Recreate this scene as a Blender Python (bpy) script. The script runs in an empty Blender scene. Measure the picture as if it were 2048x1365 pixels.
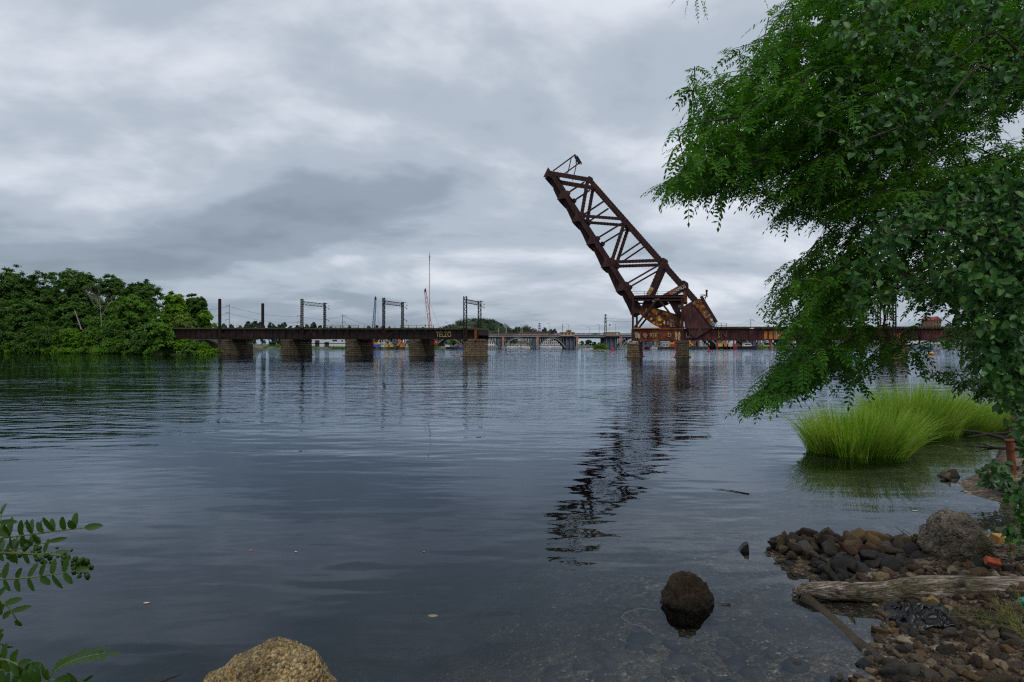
import bpy, math, random
import numpy as np
from mathutils import Vector, Matrix, noise as mnoise

SC = bpy.context.scene
COL = SC.collection
R = math.radians
random.seed(7)

# ------------------------------------------------------------------ camera
HZ, FP, CH = 690.0, 1200.0, 2.9           # horizon row, focal length (photo px), eye height
cd = bpy.data.cameras.new("camera")
cam = bpy.data.objects.new("camera", cd); COL.objects.link(cam)
cam.location = (0, 0, CH); cam.rotation_euler = (R(90), 0, 0)
cd.sensor_width = 36; cd.lens = FP / 2048 * 36
cd.shift_y = (HZ - 682.5) / 2048
cd.clip_start = 0.05; cd.clip_end = 12000
SC.camera = cam

# ------------------------------------------------------------------ node helper
def nodes_of(tree): return tree.nodes, tree.links
def N(nt, typ, **kw):
    n = nt.nodes.new(typ)
    for k, v in kw.items():
        if k.startswith('i_'):
            key = k[2:]
            key = int(key) if key.isdigit() else key.replace('_', ' ')
            n.inputs[key].default_value = v
        else: setattr(n, k, v)
    return n
def ramp(nt, pts, interp='LINEAR'):
    r = nt.nodes.new('ShaderNodeValToRGB'); r.color_ramp.interpolation = interp
    e = r.color_ramp.elements
    while len(e) < len(pts): e.new(0.5)
    for el, (p, c) in zip(e, pts):
        el.position = p; el.color = (c[0], c[1], c[2], 1) if not isinstance(c, (int, float)) else (c, c, c, 1)
    return r
def math_(nt, op, a, b=None, clamp=False):
    m = nt.nodes.new('ShaderNodeMath'); m.operation = op; m.use_clamp = clamp
    for i, v in enumerate((a, b)):
        if v is None: continue
        if isinstance(v, (int, float)): m.inputs[i].default_value = v
        else: nt.links.new(v, m.inputs[i])
    return m.outputs[0]
def mixc(nt, f, a, b, mode='MIX'):
    m = nt.nodes.new('ShaderNodeMix'); m.data_type = 'RGBA'; m.blend_type = mode
    for idx, v in ((0, f), (6, a), (7, b)):
        if hasattr(v, 'links'): nt.links.new(v, m.inputs[idx])
        elif isinstance(v, (int, float)): m.inputs[idx].default_value = v
        else: m.inputs[idx].default_value = (v[0], v[1], v[2], 1)
    return m.outputs[2]

# ------------------------------------------------------------------ world: overcast
SUN_EL, SUN_AZ = 48, 155                   # azimuth measured clockwise from +Y (north)
w = bpy.data.worlds.new("World"); SC.world = w; w.use_nodes = True
nt = w.node_tree; nt.nodes.clear()
tc = N(nt, 'ShaderNodeTexCoord')
sep = N(nt, 'ShaderNodeSeparateXYZ'); nt.links.new(tc.outputs['Generated'], sep.inputs[0])
zc = math_(nt, 'MAXIMUM', sep.outputs[2], 0.0)
zz = math_(nt, 'ADD', zc, 0.22)
uu = math_(nt, 'MULTIPLY', math_(nt, 'DIVIDE', sep.outputs[0], zz), -1.0); vv = math_(nt, 'DIVIDE', sep.outputs[1], zz)
cmb = N(nt, 'ShaderNodeCombineXYZ'); nt.links.new(uu, cmb.inputs[0]); nt.links.new(vv, cmb.inputs[1])
mp = N(nt, 'ShaderNodeMapping'); nt.links.new(cmb.outputs[0], mp.inputs[0])
mp.inputs['Location'].default_value = (6.6, 13.2, 0); mp.inputs['Rotation'].default_value = (0, 0, R(24)); mp.inputs['Scale'].default_value = (0.85, 1.0, 1)
n1 = N(nt, 'ShaderNodeTexNoise', i_Scale=1.35, i_Detail=9.0, i_Roughness=0.55, i_Distortion=0.2)
nt.links.new(mp.outputs[0], n1.inputs['Vector'])
mp2 = N(nt, 'ShaderNodeMapping'); nt.links.new(cmb.outputs[0], mp2.inputs[0])
mp2.inputs['Location'].default_value = (5.1, 0.4, 3.0); mp2.inputs['Scale'].default_value = (0.45, 0.8, 1)
n2 = N(nt, 'ShaderNodeTexNoise', i_Scale=0.75, i_Detail=3.0, i_Roughness=0.5, i_Distortion=0.2)
nt.links.new(mp2.outputs[0], n2.inputs['Vector'])
s = math_(nt, 'ADD', math_(nt, 'MULTIPLY', n1.outputs[0], 0.62), math_(nt, 'MULTIPLY', n2.outputs[0], 0.5))
s = math_(nt, 'ADD', s, math_(nt, 'MULTIPLY', zc, 0.38))
rp = ramp(nt, [(0.46, (0.255, 0.315, 0.385)), (0.55, (0.32, 0.385, 0.465)), (0.63, (0.48, 0.545, 0.635)), (0.75, (0.78, 0.83, 0.91))], 'EASE')
nt.links.new(s, rp.inputs[0])
sky = N(nt, 'ShaderNodeTexSky', sky_type='NISHITA', sun_disc=False, sun_elevation=R(SUN_EL), sun_rotation=R(SUN_AZ))
bgs = N(nt, 'ShaderNodeBackground', i_Strength=0.05); nt.links.new(sky.outputs[0], bgs.inputs[0])
bgc = N(nt, 'ShaderNodeBackground', i_Strength=1.0); nt.links.new(rp.outputs[0], bgc.inputs[0])
mx = N(nt, 'ShaderNodeMixShader', i_0=0.92); nt.links.new(bgs.outputs[0], mx.inputs[1]); nt.links.new(bgc.outputs[0], mx.inputs[2])
wo = N(nt, 'ShaderNodeOutputWorld'); nt.links.new(mx.outputs[0], wo.inputs[0])

sl = bpy.data.lights.new("sun", 'SUN'); sl.energy = 1.3; sl.angle = R(12); sl.color = (1.0, 0.95, 0.87)
sun = bpy.data.objects.new("sun", sl); COL.objects.link(sun)
sd = Vector((math.sin(R(SUN_AZ)) * math.cos(R(SUN_EL)), math.cos(R(SUN_AZ)) * math.cos(R(SUN_EL)), math.sin(R(SUN_EL))))
sun.rotation_euler = sd.to_track_quat('Z', 'Y').to_euler()

SC.view_settings.view_transform = 'Standard'; SC.view_settings.look = 'None'
SC.view_settings.exposure = 0.0; SC.view_settings.gamma = 1.0; SC.view_settings.use_curve_mapping = False
SC.render.engine = 'CYCLES'
cy = SC.cycles
cy.use_denoising = False; cy.max_bounces = 6; cy.diffuse_bounces = 2; cy.glossy_bounces = 3
cy.transmission_bounces = 4; cy.transparent_max_bounces = 8; cy.volume_bounces = 0
cy.use_adaptive_sampling = True; cy.adaptive_threshold = 0.006; cy.caustics_reflective = False; cy.caustics_refractive = False
cy.sample_clamp_indirect = 3; cy.filter_width = 1.2

# ------------------------------------------------------------------ frames
TA = 0.30; AN = math.atan(TA); CA, SA = math.cos(AN), math.sin(AN); Z0 = 146.0
WORLD = (Matrix.Identity(4), 0.0)
BR = (Matrix.Translation((0, Z0, 0)) @ Matrix.Rotation(-AN, 4, 'Z'), -AN)   # railway bridge frame: x along, y across (away), z up
def F(px, py, Y):                           # photo pixel at depth Y -> world point
    return Vector(((px - 1024) / FP * Y, Y, CH + (HZ - py) / FP * Y))
def G(px, py, z=0.0):                       # photo pixel on the level z
    Y = (CH - z) * FP / (py - HZ); return Vector(((px - 1024) / FP * Y, Y, z))
def b(px, py, s=0.0):                       # photo pixel on a plane of the bridge -> bridge frame
    u = (px - 1024) / FP
    t = (u * (Z0 + s * CA) - s * SA) / (CA + u * SA)
    return Vector((t, s, CH + (HZ - py) / FP * (Z0 - t * SA + s * CA)))

# ------------------------------------------------------------------ objects
ORG = {}
def thing(name, label, cat, org=(0, 0, 0), group=None, frame=WORLD, rz=0.0):
    o = bpy.data.objects.new(name, None); COL.objects.link(o); o.empty_display_size = 0.3
    o.location = frame[0] @ Vector(org); o.rotation_euler = (0, 0, frame[1] + rz)
    o['label'] = label; o['category'] = cat
    if group: o['group'] = group
    ORG[o.name] = Vector(org); return o
def put(name, me, mats, parent=None, frame=WORLD, org=None, label=None, cat=None, group=None, kind=None):
    """link a mesh given in frame coordinates"""
    o = bpy.data.objects.new(name, me); COL.objects.link(o)
    og = ORG[parent.name] if parent else Vector(org or (0, 0, 0))
    if og.length > 0: me.transform(Matrix.Translation(-og))
    if parent: o.parent = parent
    else: o.location = frame[0] @ og; o.rotation_euler = (0, 0, frame[1])
    ORG[o.name] = og
    if mats:
        for m in (mats if isinstance(mats, (list, tuple)) else [mats]): me.materials.append(m)
    if label: o['label'] = label
    if cat: o['category'] = cat
    if group: o['group'] = group
    if kind: o['kind'] = kind
    return o
def copytree(o, parent=None, **tags):
    c = o.copy(); COL.objects.link(c); c.parent = parent
    for k, v in tags.items(): c[k] = v
    ORG[c.name] = ORG.get(o.name, Vector())
    for ch in [x for x in KIDS.get(o.name, [])]:
        copytree(ch, c)
    return c
KIDS = {}
def reg(o, ch): KIDS.setdefault(o.name, []).append(ch); return ch

def bits(name, verts, faces, rnd=None, smooth=False, uvs=None):
    """numpy mesh; faces (M,k)"""
    me = bpy.data.meshes.new(name); verts = np.asarray(verts, np.float32); faces = np.asarray(faces, np.int32)
    k = faces.shape[1]; M = faces.shape[0]
    me.vertices.add(len(verts)); me.vertices.foreach_set('co', verts.ravel())
    me.loops.add(M * k); me.loops.foreach_set('vertex_index', faces.ravel())
    me.polygons.add(M); me.polygons.foreach_set('loop_start', np.arange(0, M * k, k, dtype=np.int32))
    me.polygons.foreach_set('loop_total', np.full(M, k, np.int32))
    if rnd is not None:
        at = me.attributes.new('rnd', 'FLOAT', 'FACE'); at.data.foreach_set('value', np.asarray(rnd, np.float32))
    me.update(calc_edges=True); me.validate(clean_customdata=False)
    if smooth: me.polygons.foreach_set('use_smooth', np.ones(M, bool))
    return me

class MB:
    def __init__(s): s.v = []; s.f = []; s.m = []
    def add(s, vs, fs, mi=0):
        n = len(s.v); s.v.extend([tuple(x) for x in vs]); s.f.extend([tuple(i + n for i in f) for f in fs]); s.m.extend([mi] * len(fs)); return s
    def box(s, a, c, mi=0):
        x0, y0, z0 = a; x1, y1, z1 = c
        return s.add([(x0, y0, z0), (x1, y0, z0), (x1, y1, z0), (x0, y1, z0), (x0, y0, z1), (x1, y0, z1), (x1, y1, z1), (x0, y1, z1)],
                     [(0, 3, 2, 1), (4, 5, 6, 7), (0, 1, 5, 4), (1, 2, 6, 5), (2, 3, 7, 6), (3, 0, 4, 7)], mi)
    def beam(s, p0, p1, w, d, up=(0, 1, 0), mi=0, w1=None, d1=None):
        p0, p1 = Vector(p0), Vector(p1); ax = (p1 - p0).normalized(); up = Vector(up)
        if abs(ax.dot(up)) > 0.98: up = Vector((1, 0, 0))
        dd = (up - ax * up.dot(ax)).normalized(); ww = ax.cross(dd)
        w1 = w if w1 is None else w1; d1 = d if d1 is None else d1
        vs = [p0 - ww * w / 2 - dd * d / 2, p0 + ww * w / 2 - dd * d / 2, p0 + ww * w / 2 + dd * d / 2, p0 - ww * w / 2 + dd * d / 2,
              p1 - ww * w1 / 2 - dd * d1 / 2, p1 + ww * w1 / 2 - dd * d1 / 2, p1 + ww * w1 / 2 + dd * d1 / 2, p1 - ww * w1 / 2 + dd * d1 / 2]
        return s.add(vs, [(0, 3, 2, 1), (4, 5, 6, 7), (0, 1, 5, 4), (1, 2, 6, 5), (2, 3, 7, 6), (3, 0, 4, 7)], mi)
    def prism(s, poly, vec, mi=0):
        n = len(poly); poly = [Vector(p) for p in poly]; vec = Vector(vec)
        return s.add(poly + [p + vec for p in poly], [tuple(range(n))[::-1], tuple(range(n, 2 * n))] + [(i, (i + 1) % n, n + (i + 1) % n, n + i) for i in range(n)], mi)
    def tube(s, pts, rad, n=6, mi=0, cap=True):
        pts = [Vector(p) for p in pts]; K = len(pts)
        if isinstance(rad, (int, float)): rad = [rad] * K
        u = None; vs = []
        for i, p in enumerate(pts):
            t = (pts[min(i + 1, K - 1)] - pts[max(i - 1, 0)])
            t = t.normalized() if t.length > 1e-9 else Vector((0, 0, 1))
            if u is None: u = t.cross(Vector((0, 0, 1)) if abs(t.z) < .9 else Vector((1, 0, 0))).normalized()
            else:
                u = u - t * u.dot(t); u = u.normalized() if u.length > 1e-6 else t.orthogonal().normalized()
            vv_ = t.cross(u)
            for k in range(n):
                a = 2 * math.pi * k / n; vs.append(p + (u * math.cos(a) + vv_ * math.sin(a)) * rad[i])
        fs = [(i * n + k, i * n + (k + 1) % n, (i + 1) * n + (k + 1) % n, (i + 1) * n + k) for i in range(K - 1) for k in range(n)]
        if cap: fs += [tuple(range(n))[::-1], tuple((K - 1) * n + k for k in range(n))]
        return s.add(vs, fs, mi)
    def lattice(s, p0, p1, w, d, step, bar, up=(0, 1, 0), chord=None):
        """laced member: four corner angles and zigzag bars on both faces"""
        p0, p1 = Vector(p0), Vector(p1); L = (p1 - p0).length; ax = (p1 - p0) / L; up = Vector(up)
        dd = (up - ax * up.dot(ax)).normalized(); ww = ax.cross(dd); ch = chord or bar * 1.6
        for a in (-1, 1):
            for c in (-1, 1):
                o = ww * (w / 2) * a + dd * (d / 2) * c; s.beam(p0 + o, p1 + o, ch, ch, up)
        n = max(2, int(L / step))
        for c in (-1, 1):
            for i in range(n):
                a = -1 if i % 2 else 1
                q0 = p0 + ax * (L * i / n) + ww * (w / 2) * a + dd * (d / 2) * c; q1 = p0 + ax * (L * (i + 1) / n) - ww * (w / 2) * a + dd * (d / 2) * c
                s.beam(q0, q1, bar, bar * .5, up)
                q0 = p0 + ax * (L * i / n) + dd * (d / 2) * a + ww * (w / 2) * c; q1 = p0 + ax * (L * (i + 1) / n) - dd * (d / 2) * a + ww * (w / 2) * c
                s.beam(q0, q1, bar, bar * .5, ww)
        return s
    def mesh(s, name='m', smooth=False, uv=True):
        me = bpy.data.meshes.new(name); me.from_pydata(s.v, [], s.f); me.polygons.foreach_set('material_index', s.m)
        if smooth: me.polygons.foreach_set('use_smooth', [True] * len(s.f))
        me.update()
        if uv:
            ul = me.uv_layers.new(name='uv'); co = me.vertices
            for p in me.polygons:
                n = p.normal; ax = max(range(3), key=lambda i: abs(n[i]))
                for li in p.loop_indices:
                    c = co[me.loops[li].vertex_index].co
                    ul.data[li].uv = (c.y, c.z) if ax == 0 else ((c.x, c.z) if ax == 1 else (c.x, c.y))
        return me
    def put(s, name, mats, parent=None, smooth=False, uv=False, **k):
        return put(name, s.mesh(name, smooth, uv), mats, parent, **k)

# ------------------------------------------------------------------ materials
def base(name, rough=0.8, spec=0.3):
    m = bpy.data.materials.new(name); m.use_nodes = True; t = m.node_tree
    p = t.nodes['Principled BSDF']; p.inputs['Roughness'].default_value = rough
    p.inputs['Specular IOR Level'].default_value = spec
    return m, t, p
def coords(t, kind='Object', scale=(1, 1, 1)):
    tcn = N(t, 'ShaderNodeTexCoord'); mpn = N(t, 'ShaderNodeMapping'); mpn.inputs['Scale'].default_value = scale
    t.links.new(tcn.outputs[kind], mpn.inputs[0]); return mpn.outputs[0]
def noise_(t, vec, scale, det=5, rough=.55, dist=0):
    n = N(t, 'ShaderNodeTexNoise', i_Scale=scale, i_Detail=det, i_Roughness=rough, i_Distortion=dist); t.links.new(vec, n.inputs['Vector']); return n.outputs[0]
def bump(t, p, h, dist, strength=1.0):
    bn = N(t, 'ShaderNodeBump', i_Strength=strength, i_Distance=dist); t.links.new(h, bn.inputs['Height']); t.links.new(bn.outputs[0], p.inputs['Normal']); return bn
def mat(name, c1, c2=None, scale=1.0, rough=.8, bmp=0.0, lo=.4, hi=.62, c3=None, metal=0, stretch=(1, 1, 1), spec=.3):
    m, t, p = base(name, rough, spec); v = coords(t, 'Object', stretch); c2 = c2 or tuple(x * .72 for x in c1)
    n = noise_(t, v, scale, 6); pts = [(lo, c1), (hi, c2)]
    if c3: pts.append((min(.98, hi + .1), c3))
    r = ramp(t, pts); t.links.new(n, r.inputs[0])
    n2 = noise_(t, v, scale * 7, 4); col = mixc(t, .35, r.outputs[0], mixc(t, 1.0, r.outputs[0], ramp_of(t, n2), 'MULTIPLY'))
    t.links.new(col, p.inputs['Base Color']); p.inputs['Metallic'].default_value = metal
    if bmp: bump(t, p, n2, bmp)
    return m
def ramp_of(t, x, a=.35, b_=.65, ca=.35, cb=1.4):
    r = ramp(t, [(a, ca), (b_, cb)]); t.links.new(x, r.inputs[0]); return r.outputs[0]
def leafmat(name, cols, trans=.3, rough=.5, nscale=.6, spec=.35):
    m, t, p = base(name, rough, spec); at = N(t, 'ShaderNodeAttribute', attribute_name='rnd')
    v = coords(t); n = noise_(t, v, nscale, 3)
    x = math_(t, 'ADD', math_(t, 'MULTIPLY', at.outputs['Fac'], .6), math_(t, 'MULTIPLY', math_(t, 'SUBTRACT', n, .3), 1.0), True)
    r = ramp(t, [(i / (len(cols) - 1), c) for i, c in enumerate(cols)]); t.links.new(x, r.inputs[0])
    t.links.new(r.outputs[0], p.inputs['Base Color'])
    tr = N(t, 'ShaderNodeBsdfTranslucent'); t.links.new(mixc(t, 1.0, r.outputs[0], (1.0, 1.15, .5), 'MULTIPLY'), tr.inputs[0])
    ms = N(t, 'ShaderNodeMixShader', i_0=trans); t.links.new(p.outputs[0], ms.inputs[1]); t.links.new(tr.outputs[0], ms.inputs[2])
    t.links.new(ms.outputs[0], t.nodes['Material Output'].inputs[0]); return m
def plain(name, c, rough=.6, metal=0):
    return mat(name, c, tuple(x * .8 for x in c), 2.0, rough, metal=metal)

def rustmat(name, dark=(.035, .014, .013), mid=(.06, .022, .016), bright=(.28, .085, .018), lo=.5, hi=.7, scale=.5):
    m, t, p = base(name, .78, .25); v = coords(t); n = noise_(t, v, scale, 7, .62, .4)
    r = ramp(t, [(.3, dark), (lo, mid), (hi, bright)]); t.links.new(n, r.inputs[0])
    vs = coords(t, 'Object', (3, 3, .35)); n2 = noise_(t, vs, 1.3, 5)       # runs of rust down the plates
    col = mixc(t, .6, r.outputs[0], mixc(t, 1.0, r.outputs[0], ramp_of(t, n2, .35, .65, .3, 1.9), 'MULTIPLY'))
    t.links.new(col, p.inputs['Base Color']); bump(t, p, n2, .02); return m
STEEL = rustmat('rusted_steel', (.022, .010, .011), (.040, .016, .014), (.17, .055, .018), .60, .82)
STEELR = rustmat('orange_rusted_steel', (.045, .016, .012), (.12, .036, .014), (.36, .13, .03), .48, .68, .6)
STEELB = rustmat('dark_girder_steel', (.010, .0065, .0065), (.019, .010, .009), (.09, .038, .018), .58, .85, .5)
def stonemat(name, c1, c2, c3, bw=1.1, bh=.55):
    m, t, p = base(name, .9, .2); tcn = N(t, 'ShaderNodeTexCoord'); uv = tcn.outputs['UV']
    br = N(t, 'ShaderNodeTexBrick', i_Scale=1.0); br.inputs['Brick Width'].default_value = bw; br.inputs['Row Height'].default_value = bh
    br.inputs['Mortar Size'].default_value = .05; br.inputs['Mortar Smooth'].default_value = .4; br.inputs['Bias'].default_value = 0
    br.inputs['Color1'].default_value = (*c1, 1); br.inputs['Color2'].default_value = (*c2, 1); br.inputs['Mortar'].default_value = (.02, .018, .015, 1)
    t.links.new(uv, br.inputs['Vector'])
    n = noise_(t, tcn.outputs['Object'], .7, 6); n3 = noise_(t, tcn.outputs['Object'], 5, 5)
    col = mixc(t, ramp_of(t, n, .45, .62, 0, .75), br.outputs[0], c3)
    col = mixc(t, .7, col, mixc(t, 1.0, col, ramp_of(t, n3, .3, .7, .25, 1.8), 'MULTIPLY'))
    t.links.new(col, p.inputs['Base Color']); h = math_(t, 'SUBTRACT', n3, math_(t, 'MULTIPLY', br.outputs['Fac'], .8)); bump(t, p, h, .12); return m
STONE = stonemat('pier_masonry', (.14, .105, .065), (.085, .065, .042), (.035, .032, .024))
STONE2 = stonemat('lit_pier_masonry', (.24, .165, .095), (.13, .085, .05), (.07, .065, .04))  # lighter copy of the pier masonry: light on the stone put into its colour

# ================================================================== SETTING
def sdf(poly, X, Y):
    """signed distance, positive inside"""
    P = np.array(poly, float); Q = np.roll(P, -1, 0); d = np.full(X.shape, 1e9); ins = np.zeros(X.shape, bool)
    for (x0, y0), (x1, y1) in zip(P, Q):
        ex, ey = x1 - x0, y1 - y0; wx, wy = X - x0, Y - y0
        tt = np.clip((wx * ex + wy * ey) / (ex * ex + ey * ey), 0, 1)
        d = np.minimum(d, np.hypot(wx - ex * tt, wy - ey * tt))
        c = ((y0 <= Y) & (y1 > Y)) | ((y1 <= Y) & (y0 > Y))
        with np.errstate(divide='ignore', invalid='ignore'): xx = x0 + (Y - y0) / (ey if ey else 1e-9) * ex
        ins ^= c & (X < xx)
    return np.where(ins, d, -d)
def vnoise(X, Y, s, seed=0):
    """cheap smooth value noise"""
    rs = np.random.RandomState(seed); T = rs.rand(256, 256); x, y = X * s + 91.3, Y * s + 47.7
    xi, yi = np.floor(x).astype(int), np.floor(y).astype(int); fx, fy = x - xi, y - yi; fx = fx * fx * (3 - 2 * fx); fy = fy * fy * (3 - 2 * fy)
    g = lambda a, c: T[a % 256, c % 256]
    return (g(xi, yi) * (1 - fx) + g(xi + 1, yi) * fx) * (1 - fy) + (g(xi, yi + 1) * (1 - fx) + g(xi + 1, yi + 1) * fx) * fy - .5
def terrain(name, xs, ys, hf, mats, label=None, kind='structure'):
    X, Y = np.meshgrid(xs, ys); Z = hf(X, Y); nx, ny = len(xs), len(ys)
    V = np.stack([X, Y, Z], -1).reshape(-1, 3); i = np.arange(nx * ny).reshape(ny, nx)
    Fc = np.stack([i[:-1, :-1], i[:-1, 1:], i[1:, 1:], i[1:, :-1]], -1).reshape(-1, 4)
    o = put(name, bits(name, V, Fc, smooth=True), mats, kind=kind)
    return o

SHORE = [(-60, -30), (-60, 3.0), (-8, 3.1), (-3.2, 3.7), (-1.0, 4.1), (.4, 3.6), (2.2, 4.3), (2.85, 5.1), (3.15, 5.4), (3.62, 5.75), (3.9, 6.1), (4.1, 6.45), (4.15, 6.75), (4.0, 7.05), (3.72, 7.45),
         (3.5, 7.9), (3.62, 8.3), (3.8, 8.6), (4.4, 8.75), (4.96, 8.8), (6.06, 8.85), (7.3, 9.05), (8.3, 9.8), (9.1, 10.8), (8.9, 11.9), (9.6, 12.8), (10.6, 13.4),
         (12, 14.8), (14.5, 17), (18, 22), (26, 30), (40, 45), (90, 90), (90, -30)]
def near_h(X, Y):
    d = sdf(SHORE, X, Y) + .22 * vnoise(X, Y, 1.9, 3) + .1 * vnoise(X, Y, 5, 4)
    up = np.minimum(d * .16, .22 + .07 * d); up = up + np.clip(3.2 - Y, 0, 2.2) * .34 + np.clip(X - 9, 0, 20) * .09
    sl_ = .13 + .30 * np.clip((1.2 - X) / 2.5, 0, 1); dn = np.where(d > -4, d * sl_, -4 * sl_ + (d + 4) * .25); dn = np.maximum(dn, -3.4)
    return np.where(d > 0, up, dn) + .035 * vnoise(X, Y, 3.1, 5) + .02 * vnoise(X, Y, 9, 6)
def nh(x, y): return float(near_h(np.array([[x]]), np.array([[y]]))[0, 0])

def bedmat():
    m, t, p = base('muddy_pebble_bed', .75, .3); v = coords(t)
    vo = N(t, 'ShaderNodeTexVoronoi', i_Scale=16.0, i_Randomness=1.0); t.links.new(v, vo.inputs['Vector'])
    vo2 = N(t, 'ShaderNodeTexVoronoi', i_Scale=42.0, i_Randomness=1.0); t.links.new(v, vo2.inputs['Vector'])
    sx = N(t, 'ShaderNodeSeparateColor'); t.links.new(vo.outputs['Color'], sx.inputs[0])
    r = ramp(t, [(0, (.02, .016, .012)), (.4, (.10, .068, .042)), (.7, (.16, .12, .08)), (.93, (.24, .18, .10)), (1, (.36, .30, .2))]); t.links.new(sx.outputs[0], r.inputs[0])
    sx2 = N(t, 'ShaderNodeSeparateColor'); t.links.new(vo2.outputs['Color'], sx2.inputs[0])
    r2 = ramp(t, [(0, .35), (.6, .9), (.95, 1.3), (1, 2.6)]); t.links.new(sx2.outputs[1], r2.inputs[0])
    col = mixc(t, .85, r.outputs[0], mixc(t, 1.0, r.outputs[0], r2.outputs[0], 'MULTIPLY'))
    n = noise_(t, v, 1.2, 5); col = mixc(t, ramp_of(t, n, .4, .6, 0, .8), col, (.028, .022, .014))
    t.links.new(col, p.inputs['Base Color'])
    h = math_(t, 'ADD', math_(t, 'MULTIPLY', vo.outputs['Distance'], -1.0), math_(t, 'MULTIPLY', vo2.outputs['Distance'], -.4)); bump(t, p, h, .03); return m
terrain('river_bank', np.arange(-16, 24.01, .14), np.arange(-8, 32.01, .14), near_h, bedmat())
MUD = mat('deep_mud', (.03, .026, .018), (.05, .04, .025), .05, .95)
terrain('riverbed', np.linspace(-4000, 4000, 9), np.linspace(-55, 6000, 9), lambda X, Y: np.full(X.shape, -5.0), MUD)

def watermat():
    m = bpy.data.materials.new('river_water'); m.use_nodes = True; t = m.node_tree; t.nodes.clear()
    tcn = N(t, 'ShaderNodeTexCoord'); sp = N(t, 'ShaderNodeSeparateXYZ'); t.links.new(tcn.outputs['Object'], sp.inputs[0])
    def nz(sx_, sy_, det, off, rough=.5, dist=.3):
        mpn = N(t, 'ShaderNodeMapping'); mpn.inputs['Scale'].default_value = (sx_, sy_, 1); mpn.inputs['Location'].default_value = (off, off * 1.7, 0); mpn.inputs['Rotation'].default_value = (0, 0, R(off * 3 - 8))
        t.links.new(tcn.outputs['Object'], mpn.inputs[0]); return noise_(t, mpn.outputs[0], 1.0, det, rough, dist)
    big = nz(.22, .60, 1, 1.3); mid = nz(.9, 2.3, 1.2, 4.1, .4, .15); fine = nz(5, 13, 2, 2.2); patch = nz(.02, .07, 3, 3.3)
    cross_ = nz(2.6, 1.5, 2, -2.0)
    # sheltered, calmer water beside the near shore; wind patches farther out
    shel = N(t, 'ShaderNodeMapRange', i_1=6.0, i_2=30.0, i_3=.28, i_4=1.0); t.links.new(sp.outputs[1], shel.inputs[0])
    far = N(t, 'ShaderNodeMapRange', i_1=30.0, i_2=140.0, i_3=1.0, i_4=1.5); t.links.new(sp.outputs[1], far.inputs[0])
    pr = ramp(t, [(.40, .45), (.55, 1.0), (.65, 1.25)]); t.links.new(patch, pr.inputs[0])
    h = math_(t, 'ADD', math_(t, 'MULTIPLY', mid, .034), math_(t, 'MULTIPLY', math_(t, 'MULTIPLY', fine, shel.outputs[0]), .0036))
    h = math_(t, 'ADD', h, math_(t, 'MULTIPLY', cross_, .006))
    h = math_(t, 'MULTIPLY', math_(t, 'MULTIPLY', h, pr.outputs[0]), math_(t, 'MULTIPLY', shel.outputs[0], far.outputs[0]))
    h = math_(t, 'ADD', h, math_(t, 'MULTIPLY', math_(t, 'MULTIPLY', big, .060), math_(t, 'ADD', shel.outputs[0], .05)))
    bn = N(t, 'ShaderNodeBump', i_Strength=1.0, i_Distance=1.0); t.links.new(h, bn.inputs['Height'])
    fr = N(t, 'ShaderNodeFresnel', i_IOR=1.33); t.links.new(bn.outputs[0], fr.inputs['Normal'])
    gl = N(t, 'ShaderNodeBsdfGlossy', i_Roughness=.01); gl.inputs['Color'].default_value = (.76, .87, 1, 1); t.links.new(bn.outputs[0], gl.inputs['Normal'])
    tr = N(t, 'ShaderNodeBsdfTransparent'); tr.inputs[0].default_value = (.9, .95, .95, 1)
    ms = N(t, 'ShaderNodeMixShader'); t.links.new(fr.outputs[0], ms.inputs[0]); t.links.new(tr.outputs[0], ms.inputs[1]); t.links.new(gl.outputs[0], ms.inputs[2])
    va = N(t, 'ShaderNodeVolumeAbsorption', i_Density=.5); va.inputs['Color'].default_value = (.30, .42, .40, 1)
    out = N(t, 'ShaderNodeOutputMaterial'); t.links.new(ms.outputs[0], out.inputs[0]); t.links.new(va.outputs[0], out.inputs[1]); return m
wm = MB().box((-4000, -50, -4.9), (4000, 6000, 0)); wo_ = wm.put('river_water', watermat(), kind='structure')

# ------------------------------------------------------------------ left wooded bank
LB = [(-600, 250), (-260, 230), (-185, 215), (-140, 204), (-118, 192), (-104, 176), (-92, 169), (-85, 168), (-82, 172), (-82, 182), (-88, 205), (-120, 290), (-190, 420), (-600, 460)]
def lb_h(X, Y):
    d = sdf(LB, X, Y) + 2.2 * vnoise(X, Y, .17, 11); up = np.minimum(d * .45, 3.2 + d * .11); up = np.minimum(up, 9)
    return np.where(d > 0, up, np.maximum(d * .3, -4.5)) + .5 * vnoise(X, Y, .3, 12) * (d > -2)
def lbh(x, y): return float(lb_h(np.array([[x]]), np.array([[y]]))[0, 0])
BANK = mat('bank_earth', (.03, .028, .016), (.022, .038, .012), .15, .95, 0, .45, .55, (.10, .09, .07))
terrain('wooded_bank', np.arange(-480, -70, 1.8), np.arange(160, 460, 1.8), lb_h, BANK)
FS = [(-700, 445), (-330, 432), (-190, 425), (-120, 432), (-72, 434), (-68, 530), (112, 530), (116, 438), (300, 440), (500, 430), (1400, 420), (1400, 3000), (-1400, 3000), (-1400, 460)]
def fs_h(X, Y):
    d = sdf(FS, X, Y) + 4 * vnoise(X, Y, .03, 21); return np.where(d > 0, np.minimum(d * .5, 1.4 + d * .004), np.maximum(d * .5, -4.5)) + .15 * vnoise(X, Y, .2, 22)
FARG = mat('far_shore_ground', (.11, .105, .09), (.05, .075, .03), .05, .95, 0, .42, .58, (.16, .14, .12))
terrain('far_shore', np.linspace(-900, 1300, 420), np.concatenate([np.arange(415, 560, 2.5), np.linspace(565, 2900, 30)]), fs_h, FARG)
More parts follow.
